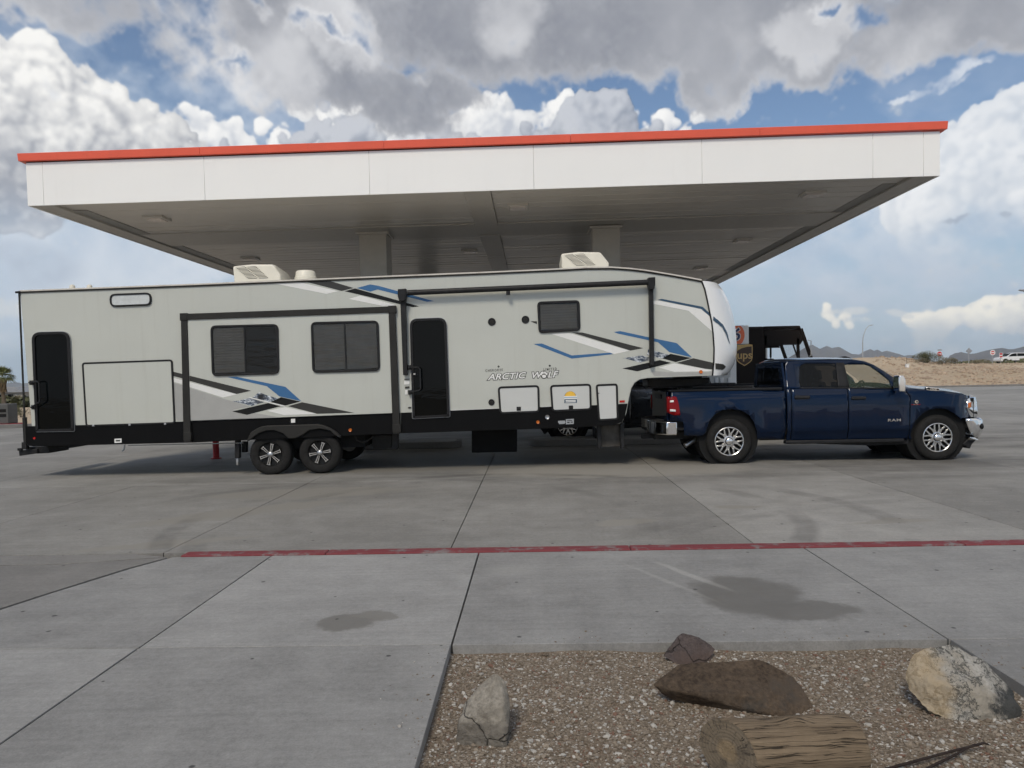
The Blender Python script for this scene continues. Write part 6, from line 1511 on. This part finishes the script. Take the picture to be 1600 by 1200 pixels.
# ------------------------------------------------------------------ desert background
def on_terrain(u, v, Y): p = at(u, v, Y); return Vector((p.x, Y, terrain_z(p.x, Y)))
M['leaf'] = mat('creosote_leaf', (.085, .088, .042), .8, var=.35, vscale=3.0); M['leaf_dry'] = mat('dry_scrub', (.155, .135, .085), .85, var=.3, vscale=3.0); M['stem'] = mat('scrub_stem', (.10, .078, .055), .9, var=.2)
def shrub(loc, w_, h_, n, lab, m_='leaf', grp='desert shrubs', seed=0):
    r = random.Random(seed); e = empty('desert_shrub', loc); fo_ = MB(); st_ = MB()
    for k in range(9):
        a = r.random() * 6.28; d = .75 * r.random() ** .5; tip = (math.cos(a) * d * w_ / 2, math.sin(a) * d * w_ / 2, h_ * (.6 + .35 * r.random()))
        st_.tube([(0, 0, -.1), (tip[0] * .5, tip[1] * .5, tip[2] * .6), tip], [.03 * h_, .018 * h_, .008 * h_], 5)
    clumps = [(r.gauss(0, .30) * w_, r.gauss(0, .30) * w_, h_ * (.25 + .6 * r.random()), (.10 + .12 * r.random()) * w_) for _ in range(16)]
    for k in range(n):
        cx, cy, cz_, cr_ = r.choice(clumps); p = Vector((cx + r.gauss(0, .5) * cr_, cy + r.gauss(0, .5) * cr_, max(.02, cz_ + r.gauss(0, .5) * cr_)))
        d = math.hypot(p.x, p.y) / (w_ / 2)
        if d > 1.15 or p.z > h_ * (1.08 - .4 * d * d): continue
        s_ = (.012 + .014 * r.random()) * w_; v1 = Vector((r.gauss(0, 1), r.gauss(0, 1), r.gauss(0, 1))).normalized() * s_; v2 = v1.orthogonal().normalized() * s_ * .55
        fo_.add([p - v1, p + v2, p + v1, p - v2], [(0, 1, 2, 3)])
    me = bpy.data.meshes.new('foliage'); me.from_pydata(fo_.v, [], fo_.f); link('foliage', me, M[m_], e); st_.build('stems', M['stem'], e)
    return tag(e, lab, 'shrub', grp)
p = on_terrain(1450, 566, 88); shrub(p, 3.0, 1.35, 5000, 'large round olive shrub on the dirt mound left of the red road sign', 'leaf', seed=1)
p = on_terrain(1474, 566, 86); shrub(p, 2.6, .85, 4000, 'wide dry shrub at the foot of the red road sign', 'leaf_dry', seed=2)
p = on_terrain(1438, 566, 87); shrub(p, 1.5, .6, 2000, 'small dry shrub at the left of the large olive shrub', 'leaf_dry', seed=3)
p = on_terrain(1532, 566, 104); shrub(p, 3.4, .6, 2500, 'low yellowish shrub between the diamond sign and the round sign', 'leaf_dry', seed=4)
k = 0
for (u, v, w_, h_, lab) in ((34, 652, 1.0, .55, 'small shrub just left of the trailer corner, nearest the lot'), (27, 634, 1.7, .9, 'grey-green shrub left of the trailer, beyond the nearest scrub'), (14, 626, 2.4, 1.1, 'shrub behind the palm trunk at the left edge'), (31, 620, 3.0, 1.2, 'distant shrub touching the trailer corner at the left'), (20, 645, 1.1, .6, 'low shrub right behind the waste bin')):
    p = ground(u, v, -.05); k += 1; shrub((p.x, p.y, terrain_z(p.x, p.y)), w_, h_, 1500, lab, 'leaf' if k % 2 else 'leaf_dry', seed=10 + k)
# scattered scrub far off on both plains, one mass
r = random.Random(9); sc = MB()
for k in range(2600):
    left = r.random() < .45
    Y = 60 + 500 * r.random() ** 1.7; u = r.uniform(-60, 60) if left else r.uniform(1270, 1680); p = at(u, 600, Y)
    if not left and Y < 108: continue
    z = terrain_z(p.x, Y); w_ = (.5 + 1.1 * r.random()); h_ = w_ * .45
    for q in range(7):
        c = Vector((p.x + r.gauss(0, .25) * w_, Y + r.gauss(0, .25) * w_, z + h_ * r.random() * .8)); v1 = Vector((r.gauss(0, 1), r.gauss(0, 1), r.gauss(0, .7))).normalized() * w_ * .28; v2 = v1.orthogonal().normalized() * w_ * .2
        sc.add([c - v1, c + v2, c + v1, c - v2], [(0, 1, 2, 3)])
me = bpy.data.meshes.new('far_scrub'); me.from_pydata(sc.v, [], sc.f); tag(link('far_scrub', me, M['leaf']), 'far low scrub dotted over the desert plain', 'scrub', kind='stuff')
rb_ = MB()
M['rubble'] = mat('desert_stone', (.36, .275, .20), .95, var=.35, vscale=.8)
for k in range(2200):
    Y = r.uniform(62, 104); u = r.uniform(1365, 1640); p = at(u, 590, Y); z = terrain_z(p.x, Y); s_ = .05 + .22 * r.random() ** 3
    rb_.add([(p.x + v[0] * s_ * r.uniform(.7, 1.3), Y + v[1] * s_ * r.uniform(.7, 1.3), z + v[2] * s_ * .7) for v in ICV], ICF.tolist())
me = bpy.data.meshes.new('desert_stones'); me.from_pydata(rb_.v, [], rb_.f); tag(link('desert_stones', me, M['rubble']), 'loose stones scattered over the dirt bank beyond the lot', 'stones', kind='stuff')
# kerbs at the lot's far edges
a, b_ = unslab(20, 60.95), unslab(60, 60.95); MBk = MB().prism([(a.x, a.y), (b_.x, b_.y), (b_.x, b_.y + .18), (a.x, a.y + .18)], -.05, .14, 'z').build('lot_kerb', M['isl'], None, bevel=.02); tag(MBk, kind='structure')
a, b_ = unslab(-24, 28.85), unslab(-17.2, 28.85); tag(MB().prism([(a.x, a.y), (b_.x, b_.y), (b_.x, b_.y + .18), (a.x, a.y + .18)], -.05, .15, 'z').build('lot_kerb', M['isl'], None, bevel=.02), kind='structure')
# mountains: ridges with depth, profile read from the skyline
m, nt, b, g = new_mat('mountain_rock'); geo = g.node('ShaderNodeNewGeometry'); P = X(g, geo.outputs['Position'])
n = g.noise(P, .006, 9, .65); S(b, 'Base Color', g.mix(g.lin(n, .3, .7), (.075, .062, .058), (.16, .132, .118))); S(b, 'Roughness', 1.0); S(b, 'Specular IOR Level', 0.0)
bn = g.node('ShaderNodeBump'); bn.inputs['Strength'].default_value = 1.0; bn.inputs['Distance'].default_value = 14.0; nt.links.new(g.noise(P, .012, 8, .7).s, bn.inputs['Height']); nt.links.new(bn.outputs[0], b.inputs['Normal']); M['mtn'] = m
def ridge(prof, R0, depth, seed, lab):
    """prof: photo skyline points; the ridge stands R0 metres off and is depth metres thick"""
    pts = [at(u, v, R0) for u, v in prof]; xs = [p.x for p in pts]; zs_ = [p.z for p in pts]
    n = 220; rows = []
    for j in range(11):
        w_ = j / 10; prof_w = (1 - abs(2 * w_ - 1)) ** .85; row = []
        for i in range(n + 1):
            x = xs[0] + (xs[-1] - xs[0]) * i / n; h = np.interp(x, xs, zs_)
            rough = mnoise.fractal(Vector((x * .0035, w_ * 3, seed)), .9, 2.1, 6)
            hh = h * prof_w + rough * h * .16 * (1 if 0 < j < 10 else 0) * (.35 if j == 5 else 1)
            y = R0 + (w_ - .5) * depth + 90 * mnoise.noise(Vector((x * .002, w_, seed + 5)))
            row.append((x * (y / R0), y, max(hh, -.9) if 0 < j < 10 else -.9))
        rows.append(row)
    return tag(MB().grid(rows).build('mountains', M['mtn'], None, smooth=70), kind='structure')
ridge([(1210, 583), (1230, 560), (1262, 541), (1270, 539), (1281, 545), (1292, 540), (1300, 543), (1311, 541), (1322, 548), (1331, 553), (1342, 554), (1350, 549), (1360, 545), (1366, 548), (1371, 546), (1378, 550), (1386, 548), (1400, 552), (1412, 556), (1424, 555), (1432, 556), (1436, 553), (1442, 556), (1460, 564), (1480, 576)], 5200, 1500, 3.0, '')
ridge([(1470, 576), (1484, 556), (1492, 552), (1502, 550), (1515, 553), (1525, 552), (1540, 548), (1553, 545), (1565, 543), (1575, 545), (1584, 545), (1600, 541), (1640, 533), (1700, 540), (1760, 566)], 4300, 1300, 8.0, '')
ridge([(-160, 609), (-100, 600), (-40, 596), (5, 600), (15, 598), (25, 597), (36, 599), (60, 596), (120, 598), (200, 602), (300, 602)], 6200, 1500, 14.0, '')
# lamp posts
def lamp_post(base, h, arm, lab, hd=.5):
    e = empty('street_lamp', base); x, d = arm
    MB().tube([(0, 0, -.2), (0, 0, h * .62)], [.10, .075], 10).build('pole', M['galv'], e, smooth=60)
    MB().tube([(0, 0, h * .60), (x * .08, 0, h * .72), (x * .4, 0, h * .90), (x * .8, 0, h * .985), (x, 0, h)], [.07, .065, .055, .05, .045], 8).build('arm', M['galv'], e, smooth=60)
    MB().prism([(x - .1, h - .06), (x + hd, h + .02), (x + hd, h + .09), (x + .1, h + .10)], -.13, .13).build('lamp_head', M['galv'], e, bevel=.03)
    return tag(e, lab, 'street lamp', 'street lamps')
q = on_terrain(1348, 570, 110); tp_ = at(1363, 508.5, 110); lamp_post(q, tp_.z - q.z, (tp_.x - q.x - .4, 0), 'tall curved street lamp rising behind the blue truck cab')
tp_ = at(1593, 454.5, 48); q = Vector((at(1640, 580, 48).x, 48, .0)); lamp_post(q, tp_.z - q.z, (tp_.x - q.x + .5, 0), 'street lamp whose head pokes in at the right edge of the view', -.5)
# road signs
M['sign_red'] = mat('sign_red', (.45, .030, .035), .4, var=.06); M['sign_white'] = mat('sign_white', (.75, .75, .74), .4, var=.03); M['sign_grey'] = mat('bare_aluminium', (.30, .31, .33), .5, .3, var=.06)
def ngon(n, r, rot=0.0, sx=1.0): return [(sx * r * math.cos(rot + 2 * math.pi * k / n), r * math.sin(rot + 2 * math.pi * k / n)) for k in range(n)]
def sign(u, v, Y, shapes, lab):
    c = at(u, v, Y); zt_ = terrain_z(c.x, Y); e = empty('road_sign', (c.x, Y, zt_)); h = c.z - zt_; k = Y / F
    MB().tube([(0, .05, -.2), (0, .05, h + .3)], .035, 8).build('post', M['galv'], e, smooth=60)
    for i, (poly, dx_, dz_, m_, nm) in enumerate(shapes):
        MB().prism([(x * k + dx_ * k, z * k + h + dz_ * k) for x, z in poly], -.01 * i - .012, -.01 * i).build(nm, M[m_], e)
    return tag(e, lab, 'road sign', 'road signs beyond the lot')
sign(1468, 553, 90, ((ngon(8, 4.2, math.pi / 8), 0, 0, 'sign_white', 'plate_rim'), (ngon(8, 3.8, math.pi / 8), 0, 0, 'sign_red', 'plate'), ([(-3, -.9), (3, -.9), (3, .9), (-3, .9)], 0, 6, 'sign_grey', 'top_plate'), ([(-2.6, -.7), (2.6, -.7), (2.6, .7), (-2.6, .7)], 0, 0, 'sign_white', 'white_bar')), 'red eight-sided road sign above the shrubs on the mound')
sign(1514, 548.5, 96, (([(0, 5.2), (5.2, 0), (0, -5.2), (-5.2, 0)], 0, 0, 'sign_grey', 'plate'),), 'grey diamond road sign seen from the back')
sign(1551, 551, 100, ((ngon(20, 4.1), 0, 0, 'sign_white', 'plate'), (ngon(20, 2.9), 0, 0, 'sign_red', 'disc'), ([(-2.4, -.8), (2.4, -.8), (2.4, .8), (-2.4, .8)], 0, 0, 'sign_white', 'bar')), 'round white road sign with a red disc and white bar')
sign(1564, 555, 103, (([(-2.4, -3.8), (2.4, -3.8), (2.4, 3.8), (-2.4, 3.8)], 0, 0, 'sign_white', 'plate'), ([(-2, .6), (2, .6), (2, 3.4), (-2, 3.4)], 0, 0, 'sign_red', 'upper_field'), ([(-2, -3.4), (2, -3.4), (2, -1), (-2, -1)], 0, 0, 'sign_red', 'lower_field')), 'small red and white road sign beside the white car')
q = on_terrain(1417.5, 566, 84); e = empty('marker_box', q); MB().box(-.16, .16, -.15, .15, -.1, .34).build('box', M['sign_white'], e, bevel=.02); MB().box(-.19, .19, -.18, .18, .342, .40).build('lid', M['sign_white'], e, bevel=.02); MB().tube([(0, .1, .4), (0, .1, 1.1)], .03, 6).build('stake', M['stem'], e); tag(e, 'small white marker box on the dirt mound', 'marker box')
# white SUV on the far road
M['white_paint'] = mat('white_car_paint', (.72, .73, .74), .3, var=.02, coat=1.0)
SY = 118; c0 = at(1563, 568, SY); k = SY / F; zb = terrain_z(c0.x + 2, SY); suv = empty('parked_car', (c0.x + 2.3, SY, zb))
body = [(-2.3, .45), (-2.28, .78), (-2.1, .95), (-1.25, 1.08), (-.55, 1.55), (.0, 1.66), (1.5, 1.64), (1.95, 1.5), (2.2, 1.05), (2.28, .5), (2.1, .32), (1.85, .32), (1.8, .52), (1.62, .70), (1.38, .74), (1.14, .66), (1.02, .45), (.98, .30), (-.98, .30), (-1.04, .5), (-1.2, .68), (-1.42, .74), (-1.66, .68), (-1.82, .5), (-1.86, .32), (-2.15, .32)]
MB().prism(body, 0, 1.8).build('body', M['white_paint'], suv, bevel=.07, seg=3)
MB().prism([(-1.05, 1.08), (-.5, 1.50), (-.02, 1.58), (.30, 1.58), (.35, 1.10)], -.012, .02).build('side_window', M['glass_black'], suv); MB().prism([(.42, 1.10), (.38, 1.58), (1.4, 1.56), (1.75, 1.42), (1.85, 1.12)], -.012, .02).build('side_window', M['glass_black'], suv)
MB().prism([(-1.22, 1.12), (-.56, 1.58), (-.5, 1.56), (-1.12, 1.1)], .15, 1.65).build('windscreen', M['glass_black'], suv)
MB().prism([(-1.0, .28), (1.0, .28), (1.0, .45), (-1.0, .45)], -.01, 1.81).build('sill', M['black_plastic'], suv); MB().prism([(-2.31, .72), (-2.0, .74), (-2.02, .86), (-2.26, .84)], -.012, .3).build('headlight', M['lamp_clear'], suv); MB().prism([(2.05, .95), (2.25, .95), (2.2, 1.1), (2.0, 1.1)], -.012, .2).build('tail_light', M['redlens'], suv)
for x in (-1.42, 1.40):
    for y in (-.01, 1.60):
        w_ = empty('wheel', (x, y, .34)); w_.parent = suv; tyre_mb(.345, .21, .22, 20).build('tyre', M['rubber'], w_, smooth=40); MB().lathe([(.22, .02), (.18, .03), (.06, .0), (.0001, .0)], (0, 0, 0), 'y', 16, caps=False).build('rim', M['galv'], w_, smooth=40)
tag(suv, 'white sport utility car on the road at the far right', 'car')
# palm, waste bin and hut at the left edge
pp = ground(6, 638.5, -.05); palm = empty('palm_tree', (pp.x, pp.y, terrain_z(pp.x, pp.y))); kk = pp.y / F
H_ = (638.5 - 592) * kk
MB().tube([(.05, 0, -.2), (.02, 0, H_ * .3), (0, 0, H_ * .7), (0, 0, H_)], [.20, .15, .14, .17], 10).build('trunk', M['stem'], palm, smooth=60)
M['frond'] = mat('palm_frond', (.120, .135, .045), .6, var=.3, vscale=2); M['dead_frond'] = mat('dry_palm_skirt', (.17, .125, .07), .9, var=.25)
r = random.Random(4); fr = MB(); dd = MB()
for k in range(34):
    a = r.random() * 6.28; el_ = r.uniform(-.35, 1.35); ln = r.uniform(.35, .5); d = Vector((math.cos(a) * math.cos(el_), math.sin(a) * math.cos(el_), math.sin(el_))); o_ = Vector((0, 0, H_ + .1)); c_ = o_ + d * ln
    side_ = d.cross(Vector((0, 0, 1))).normalized(); up = side_.cross(d)
    for j in range(13):
        f = (j - 6) / 6 * 1.25; dir_ = (d * math.cos(f) + side_ * math.sin(f)).normalized(); tip = c_ + dir_ * .62 + Vector((0, 0, -.22 * (1 + abs(f)) * r.random())); w_ = up.cross(dir_).normalized() * .028
        mid = c_ + dir_ * .33; fr.add([c_ - w_ * .4, mid - w_, tip, mid + w_, c_ + w_ * .4], [(0, 1, 2, 3, 4)])
    fr.add([o_ + side_ * .015, c_ + side_ * .01, c_ - side_ * .01, o_ - side_ * .015], [(0, 1, 2, 3)])
for k in range(120):
    a = r.random() * 6.28; z = H_ - r.random() * .85; rr_ = .17 + .12 * r.random(); dd.add([(math.cos(a) * .12, math.sin(a) * .12, z), (math.cos(a + .25) * rr_, math.sin(a + .25) * rr_, z - .18), (math.cos(a) * rr_ * 1.1, math.sin(a) * rr_ * 1.1, z - .42), (math.cos(a - .25) * rr_, math.sin(a - .25) * rr_, z - .18)], [(0, 1, 2, 3)])
for mb_, nm, mm in ((fr, 'crown', 'frond'), (dd, 'dry_skirt', 'dead_frond')):
    me = bpy.data.meshes.new(nm); me.from_pydata(mb_.v, [], mb_.f); link(nm, me, M[mm], palm)
tag(palm, 'short fan palm at the left edge behind the waste bin', 'palm tree')
pp = ground(8, 667, .0); kk = pp.y / F; M['bin'] = mat('bin_grey', (.085, .085, .082), .6, var=.1)
bn_ = empty('waste_bin', (pp.x, pp.y, .14)); hw = 13.5 * kk; hh = 31 * kk
MB().prism(round_poly([(-hw, -.3), (hw, -.3), (hw, .3), (-hw, .3)], .05), 0, hh, 'z').build('bin_body', M['bin'], bn_, bevel=.03)
for z0 in (.58, .34): MB().box(.02 * hw, .78 * hw, -.312, -.29, hh * z0, hh * (z0 + .16)).build('slot', M['dark_gap'], bn_, bevel=.01)
MB().box(-.9 * hw, -.12 * hw, -.310, -.29, hh * .08, hh * .9).build('door_panel', M['rv_trim'], bn_, bevel=.01)
tag(bn_, 'dark grey square waste bin with two slots at the left edge', 'waste bin')
kb = MB().box(-hw - .6, hw + .06, -.5, .5, -.14, .0).build('bin_plinth', M['red_paint'], bn_, bevel=.02)
pp = at(4, 632, 78); hut = empty('low_building', (pp.x, 78, terrain_z(pp.x, 78))); M['stucco'] = mat('pale_stucco', (.36, .34, .31), .9, var=.06)
MB().box(-3, 2.2, 0, 4, -.2, 1.0).build('wall', M['stucco'], hut); MB().prism([(-3.3, 1.0), (2.5, 1.0), (1.6, 1.55), (-2.4, 1.55)], -.3, 4.3).build('roof', M['sign_grey'], hut)
for x in (-1.8, -.6, .6): MB().box(x, x + .6, -.02, .02, .3, .8).build('window', M['glass_black'], hut)
tag(hut, 'low pale building far off behind the palm', 'building')

HAZE = 9e-5
# ------------------------------------------------------------------ the desert air
hz_m = bpy.data.materials.new('haze_air'); hz_m.use_nodes = True; nt = hz_m.node_tree; nt.nodes.clear()
o_ = nt.nodes.new('ShaderNodeOutputMaterial'); pv = nt.nodes.new('ShaderNodeVolumePrincipled')
pv.inputs['Color'].default_value = (.72, .86, 1.0, 1); pv.inputs['Density'].default_value = HAZE; pv.inputs['Anisotropy'].default_value = .2
nt.links.new(pv.outputs['Volume'], o_.inputs['Volume'])
hz_o = MB().box(-16000, 16000, -500, 13000, -1.6, 420).build('haze', hz_m); tag(hz_o, 'thin bluish desert haze', 'haze', kind='stuff')
